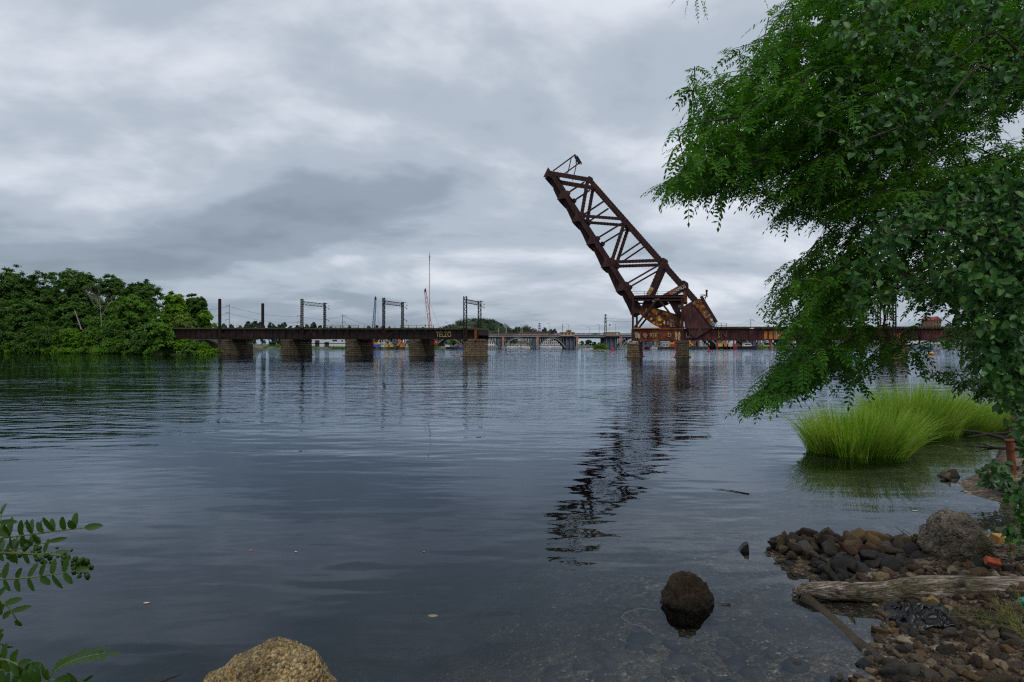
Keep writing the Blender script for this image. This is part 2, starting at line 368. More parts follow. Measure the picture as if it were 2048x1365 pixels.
# rounded wooded hill behind the far bridge
def hill_h(X, Y):
    a = 32 * np.exp(-(((X + 44) / 55) ** 2) ** 1.3 - ((Y - 760) / 110) ** 2)
    a = np.maximum(a, 22 * np.exp(-(((X - 16) / 26) ** 2) ** 1.3 - ((Y - 770) / 80) ** 2))
    return a + 1.2
terrain('hill', np.linspace(-190, 150, 60), np.linspace(560, 960, 50), hill_h, mat('hill_ground', (.03, .05, .018), (.02, .035, .012), .1, .95))

# ------------------------------------------------------------------ foliage
def leaf_cloud(C, D, Nn, ln, wd, rng, fold=.25):
    """one folded four-cornered leaf per row: C base, D direction, Nn normal"""
    D = D / np.linalg.norm(D, axis=1, keepdims=True); S = np.cross(D, Nn); S /= np.linalg.norm(S, axis=1, keepdims=True) + 1e-9; U = np.cross(S, D)
    ln = ln[:, None]; wd = wd[:, None]
    v0 = C; v1 = C + D * ln * .45 + S * wd * .5 + U * wd * fold; v2 = C + D * ln; v3 = C + D * ln * .45 - S * wd * .5 + U * wd * fold
    n = len(C); V = np.stack([v0, v1, v2, v3], 1).reshape(-1, 3); b0 = np.arange(n)[:, None] * 4
    Fc = np.concatenate([b0 + np.array([[0, 1, 2]]), b0 + np.array([[0, 2, 3]])], 1).reshape(-1, 3)
    return V, Fc, np.repeat(rng.rand(n), 2)
def rdir(rng, n):
    v = rng.normal(size=(n, 3)); return v / np.linalg.norm(v, axis=1, keepdims=True)
def crown(name, lobes, nleaf, leaf, rng, clump=.16, per=45, low=-.45):
    """leaf clumps gathered on the skins of overlapping lobes"""
    L = np.array([(*c, *r) for c, r in lobes], float); ar = (L[:, 3] * L[:, 5]); ar /= ar.sum()
    nc = max(3, nleaf // per); li = rng.choice(len(L), nc, p=ar); d = rdir(rng, nc); d[:, 2] = np.where(d[:, 2] < low, -d[:, 2], d[:, 2])
    rr = L[li, 3:]; P = L[li, :3] + d * rr * rng.uniform(.72, 1.04, (nc, 1)); cr = rr.mean(1) * clump * rng.uniform(.7, 1.5, nc)
    ci = np.repeat(np.arange(nc), per); n = len(ci)
    off = rdir(rng, n) * (rng.rand(n, 1) ** .45) * cr[ci][:, None] * np.array([1.25, 1.25, .75])
    C = P[ci] + off; nn = d[ci] * .8 + rdir(rng, n) * .6 + np.array([0, 0, .5]); D = np.cross(nn, rdir(rng, n)); D[:, 2] -= .25 * np.linalg.norm(D, axis=1)
    s_ = leaf * rng.uniform(.7, 1.35, n); V, Fc, rd = leaf_cloud(C, D, nn, s_, s_ * .62, rng)
    rd = np.clip(rd * .5 + np.repeat(rng.rand(nc)[ci], 2) * .5, 0, 1)
    return bits(name, V, Fc, rd)
GR_DARK = leafmat('dark_oak_foliage', [(.024, .064, .012), (.052, .120, .020), (.105, .20, .032)], .28, .6, .15, .12)
GR_MID = leafmat('mid_green_foliage', [(.04, .105, .013), (.08, .18, .022), (.14, .27, .034)], .3, .6, .15, .12)
GR_BRT = leafmat('bright_green_foliage', [(.06, .14, .010), (.11, .23, .016), (.18, .31, .03)], .34, .6, .2, .12)
GR_YEL = leafmat('yellow_green_foliage', [(.07, .13, .015), (.12, .20, .02), (.18, .26, .03)], .3, .6, .3)
GR_BLUE = leafmat('far_foliage', [(.014, .036, .02), (.022, .052, .024), (.035, .07, .028)], .15, .7, .05)
BARK = mat('grey_brown_bark', (.05, .04, .03), (.09, .075, .06), 2, .95, .02, stretch=(1, 1, .2))
BARKP = mat('bleached_dead_wood', (.30, .27, .23), (.18, .15, .12), 2, .9)

def build_tree(name, label, org, h, wd, seed, m, nleaf, leaf, group=None, base_frac=.25, cat='tree', nl=9, squash=1.0, trunk_r=None, dep=.8):
    rng = np.random.RandomState(seed); o = thing(name, label, cat, org, group); org = Vector(org); lobes = []; tr = trunk_r or h * .018
    for i in range(nl):
        a = rng.rand() * 6.28; q = rng.rand() ** .6; z = base_frac + (1 - base_frac) * rng.uniform(.15, .80)
        prof = math.sin(min(1, max(.12, (z - base_frac) / (1 - base_frac) * 1.15)) * math.pi * .80 + .35) ** .7 if z < 1 else .3
        r = wd * .25 * rng.uniform(.8, 1.3); rx = max(0, wd * .5 * prof - r * .85) * q
        lobes.append(((org.x + math.cos(a) * rx, org.y + math.sin(a) * rx * dep, org.z + min(h * z, h - r * .85 * squash)), (r, r * dep, r * .85 * squash)))
    lobes.append(((org.x, org.y, org.z + h - wd * .24 * squash), (wd * .27, wd * .25, wd * .24 * squash)))
    reg(o, put('crown', crown(name + '_crown', lobes, nleaf, leaf, rng), m, o))
    mb = MB(); top = org + Vector((0, 0, h * .78)); k = 6
    mb.tube([org + Vector((rng.normal() * .02 * h * i / k, rng.normal() * .02 * h * i / k, h * .78 * i / k - (.3 if i == 0 else 0))) for i in range(k + 1)], [tr * (1 - .75 * i / k) for i in range(k + 1)], 7)
    for c, r in lobes[:-1]:
        st = org + Vector((0, 0, h * (.25 + .3 * rng.rand()))); c = Vector(c); mid = st.lerp(c, .5) + Vector((0, 0, -h * .03))
        mb.tube([st, mid, c], [tr * .45, tr * .28, tr * .1], 5)
    reg(o, mb.put('trunk', BARK, o)); return o

def T_at(px, top, wpx, Y, base_z):          # tree measured in the photo -> origin, height, width
    zt = CH + (HZ - top) / FP * Y; x = (px - 1024) / FP * Y; return (x, Y, base_z), zt - base_z, wpx / FP * Y
left_trees = [  # px, top, width, Y, mat, leaves, label, base_frac
 (-60, 540, 150, 236, GR_DARK, 9000, 'dark green oak at the far left edge of the wooded bank', .1),
 (22, 531, 120, 232, GR_DARK, 12000, 'tallest dark green oak of the wooded bank, leftmost complete crown', .12),
 (92, 542, 105, 238, GR_DARK, 11000, 'dark oak with a lower flat top, second from the left on the wooded bank', .12),
 (156, 540, 118, 228, GR_DARK, 13000, 'broad dome-crowned dark oak directly left of the bare dead tree', .12),
 (222, 551, 90, 262, GR_DARK, 8000, 'dark oak whose top shows behind the bare dead tree', .25),
 (286, 557, 96, 250, GR_DARK, 10000, 'dark oak with open gappy top behind the light green front tree', .2),
 (262, 592, 120, 214, GR_MID, 13000, 'big mid green tree with spreading lower limbs standing in front near the waterline', .02),
 (215, 632, 90, 208, GR_MID, 8000, 'low mid green tree at the waterline left of the big spreading one', .0),
 (60, 600, 130, 220, GR_DARK, 11000, 'lower dark tree filling the wood under the tallest oak', .05),
 (150, 610, 110, 218, GR_DARK, 9000, 'lower dark tree under the dome-crowned oak', .05),
 (349, 584, 60, 222, GR_BRT, 9000, 'round bright green maple right of the gappy dark oak', .05),
 (391, 587, 62, 232, GR_DARK, 8000, 'narrow dark green tree behind the round bright maple', .1),
 (360, 627, 56, 196, GR_YEL, 5000, 'small yellow-green tree just above the left end of the railway bridge', .2),
 (410, 622, 44, 204, GR_BRT, 3200, 'thin light green tree at the right tip of the wooded bank', .1),
 (316, 640, 66, 171, GR_MID, 7000, 'mid green tree hiding the left end of the railway bridge', .0),
]
for i, (px, tp, wpx, Y, m, nlv, lab, bf) in enumerate(left_trees):
    bx = (px - 1024) / FP * Y; org, h, wd = T_at(px, tp, wpx, Y, max(.6, lbh(bx, Y)) - .2)
    build_tree('deciduous_tree', lab, org, h, wd, 30 + i, m, int(nlv * 1.6), .85, 'trees of the wooded bank', bf * .4, nl=20 + (i % 3) * 4)
# bare dead tree
def bare(mb, p, d, L, r, depth, rng):
    q = p + d * L; mb.tube([p, p.lerp(q, .5) + Vector(rdir(rng, 1)[0]) * L * .05, q], [r, r * .8, r * .6], 5)
    if depth == 0: return
    for k in range(3 if depth > 1 else 2):
        dd = (d + Vector(rdir(rng, 1)[0]) * .75 + Vector((0, 0, .12))).normalized(); bare(mb, p.lerp(q, rng.uniform(.55, 1)), dd, L * rng.uniform(.55, .8), r * .55, depth - 1, rng)
rng = np.random.RandomState(5); mb = MB(); dp = F(203, 668, 204)
dead = thing('dead_tree', 'bare bleached dead tree among the green crowns of the wooded bank', 'dead tree', dp)
bare(mb, dp, Vector((-.03, 0, 1)), 7.5, .17, 5, rng); mb.put('branches', BARKP, dead)
mb = MB(); p0 = F(163, 660, 205); mb.tube([p0, F(149, 620, 205)], [.22, .14], 7); mb.put('broken_trunk', BARKP, frame=WORLD, org=p0, label='leaning pale broken trunk in front of the dark oaks', cat='dead trunk')
# bank shrubs
rng = np.random.RandomState(11)
shrubs = [(8, 668, 40, 0), (45, 676, 46, 1), (80, 664, 40, 0), (112, 676, 44, 2), (140, 652, 46, 2), (165, 672, 42, 2), (188, 686, 30, 1), (228, 662, 60, 1), (262, 676, 48, 0), (290, 688, 30, 2), (316, 690, 34, 2), (345, 672, 40, 0), (372, 678, 46, 2), (398, 680, 40, 1), (412, 688, 22, 2), (-30, 670, 50, 0), (25, 682, 44, 2), (62, 690, 40, 0), (98, 690, 40, 1), (130, 690, 40, 1), (155, 690, 36, 2), (205, 690, 44, 2), (245, 694, 44, 0), (275, 696, 40, 1), (330, 698, 36, 1), (358, 694, 36, 2), (388, 696, 30, 0), (0, 692, 44, 2), (215, 640, 50, 0), (118, 640, 60, 0), (60, 650, 60, 0), (10, 640, 60, 0), (180, 648, 56, 1), (290, 652, 60, 0)]
slabs = ['dark green shrub at the waterline below the oaks', 'mid green shrub at the waterline of the wooded bank', 'bright yellow-green shrub at the waterline of the wooded bank']
for i, (px, tp, wpx, k) in enumerate(shrubs):
    Y = float(np.interp(px, [0, 200, 300, 400], [213, 202, 182, 169.5])); bx = (px - 1024) / FP * Y
    org, h, wd = T_at(px, tp, wpx, Y, max(.15, lbh(bx, Y)) - .2)
    o = thing('bank_shrub', slabs[k], 'shrub', org, 'shrubs along the wooded bank'); rg = np.random.RandomState(90 + i)
    lob = [((org[0] + rg.uniform(-.36, .36) * wd, Y + rg.uniform(-1, 1), org[2] + h * rg.uniform(.15, .62)), (wd * .3, wd * .22, h * .36)) for _ in range(7)]
    put('foliage', crown('shrub', lob, 3200, .6, rg, .3, 30), [GR_DARK, GR_MID, GR_BRT][k], o)
    mb = MB()
    for c, r in lob: mb.tube([Vector(org), Vector(c)], [.07, .03], 4)
    mb.put('stems', BARK, o)
rng = np.random.RandomState(12); lob = []
for i in range(170):
    px = rng.uniform(-40, 432); Y = float(np.interp(px, [-40, 0, 200, 300, 400, 432], [220, 214, 201, 184, 168, 167])); X = (px - 1024) / FP * Y; lob.append(((X, Y + rng.uniform(-2, 3), .5), (rng.uniform(1.2, 2.2), 1.3, rng.uniform(.5, 1.3))))
put('shore_grass', crown('shore_grass', lob, 12000, .5, rng, .5, 14), GR_BRT, label='bright green grass and sprouts fringing the waterline of the wooded bank', cat='grass', kind='stuff')

# ================================================================== RAILWAY BRIDGE (bridge frame: x along, y away, z up)
W = 7.85
def text(body, pos, h, m, parent, frame_rot=True, name='graffiti_lettering', width=None, vert=False, ext=.012, **k):
    cu = bpy.data.curves.new('txt', 'FONT'); cu.body = '\n'.join(body) if vert else body; cu.size = 1.0; cu.extrude = 0.01; cu.space_line = .8
    to = bpy.data.objects.new('txt', cu); COL.objects.link(to); bpy.context.view_layer.update()
    me = bpy.data.meshes.new_from_object(to.evaluated_get(bpy.context.evaluated_depsgraph_get())); bpy.data.objects.remove(to); bpy.data.curves.remove(cu)
    co = np.array([v.co[:] for v in me.vertices]); mn, mxx = co.min(0), co.max(0); sz = mxx - mn
    sx = (width / sz[0]) if width else h / sz[1]
    M4 = Matrix.Translation(Vector(pos)) @ Matrix.Rotation(R(90), 4, 'X') @ Matrix.Diagonal((sx, h / sz[1], 1.5, 1)) @ Matrix.Translation((-mn[0], -mn[1], 0))
    me.transform(M4); return put(name, me, m, parent, **k)
WHITEP = plain('weathered_white_paint', (.62, .58, .50), .7); TANP = plain('tan_spray_paint', (.45, .33, .16), .7)
ORANGEP = mat('orange_spray_paint', (.52, .16, .03), (.40, .17, .04), 3, .7, 0, .4, .6, (.55, .28, .10))
YELP = plain('yellow_spray_paint', (.62, .40, .06), .7); BLUEP = plain('light_blue_spray_paint', (.22, .42, .60), .7)
PURP = plain('purple_spray_paint', (.22, .12, .32), .7); REDP = plain('red_spray_paint', (.50, .03, .03), .7); BROWNP = plain('faded_brown_lettering', (.14, .08, .06), .8)
TIMB = mat('weathered_ties', (.05, .045, .03), (.09, .08, .045), 1.5, .95, 0, .4, .6, (.04, .06, .02))

def plate_girder(parent, p_bl, p_tl, p_br, p_tr, s, m, step=1.9, th=.12, name='girder', fl=.5):
    """web, flanges and vertical stiffeners between four corners (t,z taken, s given)"""
    mb = MB(); q = lambda p, ds=0: Vector((p.x, s + ds, p.z))
    mb.prism([q(p_bl), q(p_br), q(p_tr), q(p_tl)], (0, th, 0))
    mb.beam(q(p_bl, th / 2), q(p_br, th / 2), .10, fl); mb.beam(q(p_tl, th / 2), q(p_tr, th / 2), .10, fl)
    mb.beam(q(p_bl, th / 2) + Vector((0, 0, .14)), q(p_br, th / 2) + Vector((0, 0, .14)), .14, fl * .5)
    L = p_br.x - p_bl.x; n = max(2, int(abs(L) / step))
    for i in range(n + 1):
        f = min(.995, max(.005, i / n)); a = p_bl.lerp(p_br, f); c = p_tl.lerp(p_tr, f)
        for ds, sg in ((-.09, 1), (th + .09, 1)): mb.beam(q(a, ds) + Vector((0, 0, .05)), q(c, ds) - Vector((0, 0, .05)), .09, .17)
    return mb.put(name, m, parent)
def ties(parent, pa, pb, zoff=.1):
    mb = MB(); n = int((pb.x - pa.x) / .62); rr = random.Random(3)
    for i in range(n):
        p = pa.lerp(pb, (i + .5) / n); h = .22 + rr.random() * .14
        if rr.random() < .07: continue
        mb.box((p.x - .14, -.75 - rr.random() * .25, p.z + .06), (p.x + .14, W + .8, p.z + .06 + h))
    for sy in (1.2, 2.65, 4.6, 6.05): mb.beam((pa.x, sy, pa.z + .45), (pb.x, sy, pb.z + .45), .14, .08)
    return mb.put('sleepers_and_rails', TIMB, parent)
def stone_pier(label, px0, px1, ptop, pbase, group, s0=-1.2, s1=W + .6, m=STONE, seed=1, zt=None):
    a, c = b(px0, pbase, s0), b(px1, pbase, s0); t = b(px0, ptop, s0).z if zt is None else zt; rr = random.Random(seed)
    cx = (a.x + c.x) / 2; hw = (c.x - a.x) / 2; o = thing('stone_pier', label, 'bridge pier', (cx, s0, -.2), group, BR)
    mb = MB(); zb = -4.5; hgt = .52; z = zb; zt_ = t - .62; i = 0
    while z < zt_ - .05:
        z1 = min(z + hgt * rr.uniform(.85, 1.1), zt_); f = max(0, (zt_ - z) / 8.0) * .5; j = rr.uniform(-.04, .05); e = hw * .90 + f * .55 + j
        # courses laid as separate blocks with uneven faces
        x = cx - e; blocks = []
        while x < cx + e - .02:
            x1 = min(x + rr.uniform(.6, 1.1), cx + e); jj = rr.uniform(0, .07); mb.box((x + .012, s0 - f * .5 - jj, z + .012), (x1 - .012, s0 + 1.0, z1 - .012)); x = x1
        y = s0 + 1.0
        while y < s1:
            y1 = min(y + rr.uniform(.8, 1.4), s1 + f * .5); ja, jb = rr.uniform(0, .07), rr.uniform(0, .07)
            mb.box((cx - e - ja, y + .012, z + .012), (cx + e + jb, y1 - .012, z1 - .012)); y = y1 + (1e-6 if y1 > y else .5)
        z = z1; i += 1
    mb.put('masonry', m, o, uv=True)
    mb = MB().box((cx - hw * 1.0, s0 - .12, zt_), (cx + hw * 1.0, s1 + .1, t)); mb.put('coping', m, o, uv=True)
    mb = MB().box((cx - hw * .90 - .55, s0 - .5, -4), (cx + hw * .90 + .55, s1 + .5, .12)); mb.put('footing', m, o, uv=True)
    return o

lp = 'stone piers under the left girder bridge'
stone_pier('long dark stone pier at the wooded bank, first under the left railway bridge', 436, 458, 679, 710, lp, seed=1)
stone_pier('stone pier, second from the wooded bank under the left railway bridge', 561.5, 581, 679, 711, lp, seed=2)
stone_pier('stone pier, third from the wooded bank, left of the yellow excavator', 690, 709, 679, 711, lp, seed=3)
stone_pier('stone pier, fourth from the wooded bank, just left of the red crane base', 818, 838, 679, 713, lp, seed=4)
endp = stone_pier('brown stone pier carrying the broken-off end of the left railway bridge', 925, 950, 678, 714, lp, m=STONE2, seed=5)
bp = 'stone piers under the raised bascule bridge'
posep = stone_pier('stone pier with white scrawl on its dark cap under the left tower post', 1253, 1278, 684, 715, bp, m=STONE2, seed=6, s0=-1.8, s1=W + 1.6)
stone_pier('stone pier with moss under the counterweight side of the bascule tower', 1351, 1378, 682, 716, bp, m=STONE, seed=7, s0=-1.8, s1=W + 1.6)
stone_pier('stone pier seen through the drooping locust branches under the right railway bridge', 1787, 1816, 681, 719, None, m=STONE2, seed=8)

# ---- left fixed spans
A = b(338, 659); Bq = b(958, 660.5)
L1 = thing('girder_bridge', 'long dark rusty railway girder bridge on stone piers running out from the wooded bank', 'railway bridge', (A.x, 0, 7), None, BR)
cuts = [338, 446, 571, 699.5, 828, 957]; top = lambda px: b(px, 659 + (px - 338) / 620 * 1.3); bot = lambda px: b(px, 678.3)
for i, (u0, u1) in enumerate(zip(cuts, cuts[1:])):
    for s_ in (0, W): plate_girder(L1, bot(u0 + .7), top(u0 + .7), bot(u1 - .7), top(u1 - .7), s_, STEELB if i < 4 else STEELB)
ties(L1, top(338), top(956))
mb = MB()                                         # cross frames and stringers under the ties
for i in range(60):
    p = top(338).lerp(top(956), i / 59); mb.box((p.x - .08, .15, p.z - 1.3), (p.x + .08, W - .05, p.z - .1))
for sy in (2, 5.8): mb.beam((top(338).x, sy, top(338).z - .5), (top(956).x, sy, top(956).z - .5), .7, .3)
mb.put('floor_beams', STEELB, L1)
rr = random.Random(2); WB = plain('lichen_green_steel', (.10, .11, .06), .9)                  # walkway brackets
t0 = top(590).x; t1 = top(915).x; n = int((t1 - t0) / 2.7)
for i in range(n):
    p = top(590).lerp(top(915), i / n); z = p.z + .1
    MB().beam((p.x, -.22, z - 1.0), (p.x, -1.25, z), .09, .07, (1, 0, 0)).beam((p.x, -.2, z), (p.x, -1.3, z), .09, .09, (1, 0, 0)).put('walkway_bracket', WB, L1)
def railing(parent, pa, pb, s, h=1.1, step=2.6, rails=(1.0, .55), m=None, frame=BR, name='railing'):
    mb = MB(); L = abs(pb.x - pa.x); n = max(2, round(L / step))
    for i in range(n + 1):
        p = pa.lerp(pb, i / n); mb.beam((p.x, s, p.z + .1), (p.x, s, p.z + h), .10, .10)
    for r_ in rails: mb.beam((pa.x, s, pa.z + h * r_), (pb.x, s, pb.z + h * r_), .07, .07)
    return mb.put(name, m or STEELB, parent)
railing(L1, top(590), top(613), -1.25); railing(L1, top(652), top(722), -1.25); railing(L1, top(805), top(871), -1.25); railing(L1, top(615), top(650), W + 1.2)
mb = MB()
for px in (480, 497, 545, 583, 733, 743, 784, 794, 890, 904): p = top(px); mb.beam((p.x, -1.2, p.z), (p.x, -1.2, p.z + rr.uniform(.7, 1.2)), .1, .1)
mb.put('loose_post', STEELB, L1)
q = b(873, 674.5); text('TELZO', (q.x, -.2, q.z), 1.35, TANP, L1, width=b(903, 674).x - q.x)
# bent brackets at the portal feet and light rail ends
for px in (452, 603, 766):
    mb = MB(); p = b(px, 666, -1.2); mb.beam((p.x + .3, -1.3, p.z - 1.6), (p.x + 3.2, -1.3, p.z + .3), .14, .12); mb.beam((p.x - .3, -1.3, p.z - 1.6), (p.x - 1.4, -1.3, p.z - .2), .12, .1); mb.put('knee_brace', STEEL, L1)

# trestle legs on the broken end pier
mb = MB()
for s_ in (-.6, W + .2):
    for px in (934, 953): p = top(px); mb.beam((p.x, s_, p.z - 2.6), (p.x, s_, p.z + .3), .55, .4)
mb.put('end_stub', STEELR, L1)

def gantry(label, pn, ptop, pbase, sn=-1.35, sf=9.1, beam=True, w_=.48, ext_far=0, group='catenary gantries on the railway bridge', m=STEELB):
    p = b(pn, pbase, sn); zt = b(pn, ptop, sn).z; o = thing('catenary_gantry', label, 'railway gantry', (p.x, sn, p.z), group, BR)
    zt2 = zt - .35
    po = MB().lattice((p.x, sn, p.z), (p.x, sn, zt), w_, .42, .6, .08, chord=.12).put('post', m, o); MB().beam((p.x, sn, p.z - .1), (p.x, sn, p.z + 1.0), w_ + .2, .7).put('base_plate', m, po)
    po = MB().lattice((p.x, sf, p.z), (p.x, sf, zt2), w_, .42, .6, .08, chord=.12).put('post', m, o)
    if beam:
        MB().lattice((p.x, sn + .3, zt - 1.15), (p.x, sf - .2, zt - 1.15), .85, .35, .8, .08, up=(1, 0, 0), chord=.11).put('cross_beam', m, o)
    for dz in (.3, 1.2, 4.6, 6.8):
        mb = MB(); mb.beam((p.x, sf, zt2 - dz), (p.x + 1.0, sf + .5, zt2 - dz - (.5 if dz > 1 else -.2)), .1, .1); mb.tube([(p.x + 1.0, sf + .5, zt2 - dz - .5), (p.x + 1.1, sf + .5, zt2 - dz - .8)], [.1, .13], 6); mb.put('insulator_arm', m, po)
    return o
gantry('rusty catenary gantry on the left bridge nearest the wooded bank, widest of the three', 604, 598, 679)
gantry('rusty catenary gantry in the middle of the left bridge beside the blue crane boom', 767.5, 596, 679)
gantry('stout lattice catenary gantry on the end pier of the left bridge', 930.5, 593, 680, w_=.75)
gantry('catenary gantry of the right bridge, half hidden by locust leaves', 1789, 560, 681, group='catenary gantries on the railway bridge')
for px, tp, bs, s_, lab in ((439.5, 598, 679, -1.35, 'tall lone rusty pole at the first pier of the left bridge'), (525.5, 607, 662, W + 1.2, 'lone rusty pole without cross beam behind the left bridge rails')):
    p = b(px, bs, s_); zt = b(px, tp, s_).z
    o = thing('catenary_pole', lab, 'pole', p, None, BR)
    MB().beam((p.x, s_, p.z - .5), (p.x, s_, zt), .42, .42).beam((p.x + .3, s_, p.z - .5), (p.x + .3, s_, zt - .1), .07, .5).beam((p.x - .3, s_, p.z - .5), (p.x - .3, s_, zt - .1), .07, .5).put('post', STEELB, o)
    MB().box((p.x - .5, s_ - .4, p.z - .7), (p.x + .5, s_ + .4, p.z - .45)).beam((p.x - .35, s_, zt - .3), (p.x + .55, s_, zt - .3), .12, .12).put('base_plate', STEEL, o)

# ---- right fixed spans
L2 = thing('girder_bridge', 'rusty railway girder bridge running right from the bascule tower behind the locust branches', 'railway bridge', (b(1372, 657).x, 0, 6.6), None, BR)
top2 = lambda px: b(px, 658.2); bot2 = lambda px: b(px, 680.6)
for u0, u1 in ((1352, 1575), (1575, 1795), (1795, 2010), (2010, 2230)):
    for s_ in (0, W): plate_girder(L2, bot2(u0 + .7), top2(u0 + .7), bot2(u1 - .7), top2(u1 - .7), s_, STEELB if s_ else rustmat('maroon_girder_steel', (.035, .012, .014), (.05, .017, .018), (.14, .05, .03), .5, .8, .3))
ties(L2, top2(1352), top2(2230)); railing(L2, top2(1432), top2(1452), -1.2, 1.25, 1.6)
mb = MB()
for px in (1435, 1790, 1812): p = top2(px); mb.beam((p.x, W + 1, p.z), (p.x, W + 1, p.z + 1.1), .09, .09)
mb.put('loose_post', STEELB, L2)
mb = MB(); n = 5; pa, pc = b(1527, 679), b(1576, 679); pt = b(1527, 663.5).z
for i in range(n): mb.box((pa.x + (pc.x - pa.x) * i / n + .12, -.03, pa.z), (pa.x + (pc.x - pa.x) * (i + 1) / n - .12, -.004, pt))
mb.put('graffiti_panel', ORANGEP, L2, label='orange painted panels of the girder')
q = b(1551, 678); text('SNZ', (q.x, -.21, q.z), 1.5, WHITEP, L2, vert=True, width=.6)
pa, pc = b(1788, 679), b(1800, 679); MB().box((pa.x, -.03, pa.z), (pc.x, -.004, b(1788, 667).z)).put('graffiti_panel', ORANGEP, L2)
q = b(1441, 674.5); text('N', (q.x, -.2, q.z), 1.4, BROWNP, L2); q = b(1436, 676); text('ZURO', (q.x, -.2, q.z), 1.6, YELP, L2, vert=True, width=.35)
q = b(1372, 676); text('US', (q.x, -.2, q.z), 1.2, plain('grey_spray_paint', (.25, .25, .22)), L2, width=1.4)

# ---- bascule leaf
def z4(X, Y): return (1040 + .3223 * X, 300 + .3223 * Y)
def z5(X, Y): return (1220 + .166 * X, 550 + .166 * Y)
def L4(X, Y): return b(*z4(X, Y))
def L5(X, Y): return b(*z5(X, Y))
hub = L4(740, 1000)
LF = thing('bascule_leaf', 'raised rust-brown steel truss leaf of the bascule bridge with its counterweight', 'bascule bridge leaf', (hub.x, 0, hub.z), None, BR)
def member(name, p, q, w_, s_, d=.5, m=STEEL, battens=True, w1=None):
    mb = MB(); p, q = Vector((p.x, s_, p.z)), Vector((q.x, s_, q.z)); L = (q - p).length; ax = (q - p) / L
    mb.beam(p, q, w_, d, w1=w1)
    if battens:
        n = max(2, int(L / .75))
        for i in range(n):
            c_ = p.lerp(q, (i + .5) / n); k = w_ + .09; mb.beam(c_ - ax * .12, c_ + ax * .12, k, d + .06)
    return mb.put(name, m, LF)
for s_ in (0, W):
    tip, t0_, t1_, t2_, t3_, te = L4(195, 150), L4(432, 187), L4(650, 447), L4(890, 700), L4(1015, 842), L4(1205, 1062)
    b1_, b2_, b3_ = L4(385, 410), L4(568, 697), L4(748, 1002)
    member('bottom_chord', L4(190, 140), b3_, .95, s_, .6)
    member('top_chord', t0_, te, 1.0, s_, .6)
    member('end_post', L4(185, 145), t0_, .95, s_, .55)
    member('diagonal', L4(418, 200), L4(383, 400), .72, s_); member('diagonal', b1_, L4(645, 430), .62, s_)
    member('diagonal', t1_, b2_, .72, s_); member('diagonal', b2_, L4(880, 686), .68, s_)
    member('diagonal', t2_, L4(760, 1000), 1.15, s_, .7, STEEL)
    for x0, y0, x1, y1 in ((297, 268, 400, 200), (392, 405, 522, 318), (482, 548, 640, 452), (600, 675, 757, 568), (660, 832, 868, 712)):
        member('sub_strut', L4(x0, y0), L4(x1, y1), .36, s_, .3, battens=False)
    for P_, r_ in ((b1_, 1.0), (b2_, 1.05), (t1_, .9), (t2_, 1.05), (t0_, .8), (L4(195, 155), .85), (t3_, 1.1), (L4(297, 270), .6), (L4(482, 552), .6), (L4(662, 835), .6)):   # gusset plates
        poly = [(P_.x + a_ * r_, s_ - .33, P_.z + c_ * r_) for a_, c_ in ((-.9, .1), (-.3, -.9), (.35, -.95), (1.0, -.1), (.9, .45), (.1, 1.0), (-.4, .95))]; MB().prism(poly, (0, .66, 0)).put('gusset_plate', STEEL, LF)
    # heavy machinery-end members
    member('brace', L5(650, 262), L5(900, 122), .95, s_, .6, STEELR if s_ == 0 else STEEL)
    member('strut', L5(903, 130), L5(908, 330), .75, s_, .5, STEELR if s_ == 0 else STEEL)
    member('strut', L5(735, 300), L5(850, 510), 1.25, s_, .6); member('brace', L5(350, 420), L5(680, 300), 1.2, s_, .6); member('brace', L5(640, 270), L5(900, 300), .9, s_, .5)
    # curved segmental tread girder
    arc = [L5(*p) for p in ((352, 452), (395, 500), (440, 536), (490, 574), (540, 604), (590, 628), (640, 640), (880, 640), (885, 505), (820, 488), (740, 462), (640, 432), (545, 405), (450, 372), (360, 400))]
    mb = MB(); mb.prism([(p.x, s_ - .3, p.z) for p in arc], (0, .6, 0))
    for i in range(7): mb.beam((arc[i].x, s_, arc[i].z), (arc[i + 1].x, s_, arc[i + 1].z), .18, 1.3)
    for i in range(12): mb.beam((arc[8 + i % 6].x, s_, arc[8 + i % 6].z), (arc[9 + i % 6].x, s_, arc[9 + i % 6].z), .15, .9)
    for k in range(8):
        a_ = L5(440 + k * 55, 540 + min(k, 4) * 22); c_ = L5(440 + k * 55, 395 + k * 14); mb.beam((a_.x, s_, a_.z + .3), (c_.x, s_, c_.z - .1), .12, .75)
    mb.put('segmental_girder', rustmat('graffiti_stained_steel', (.025, .012, .011), (.07, .026, .012), (.42, .16, .035), .50, .68, .9) if s_ == 0 else STEEL, LF)
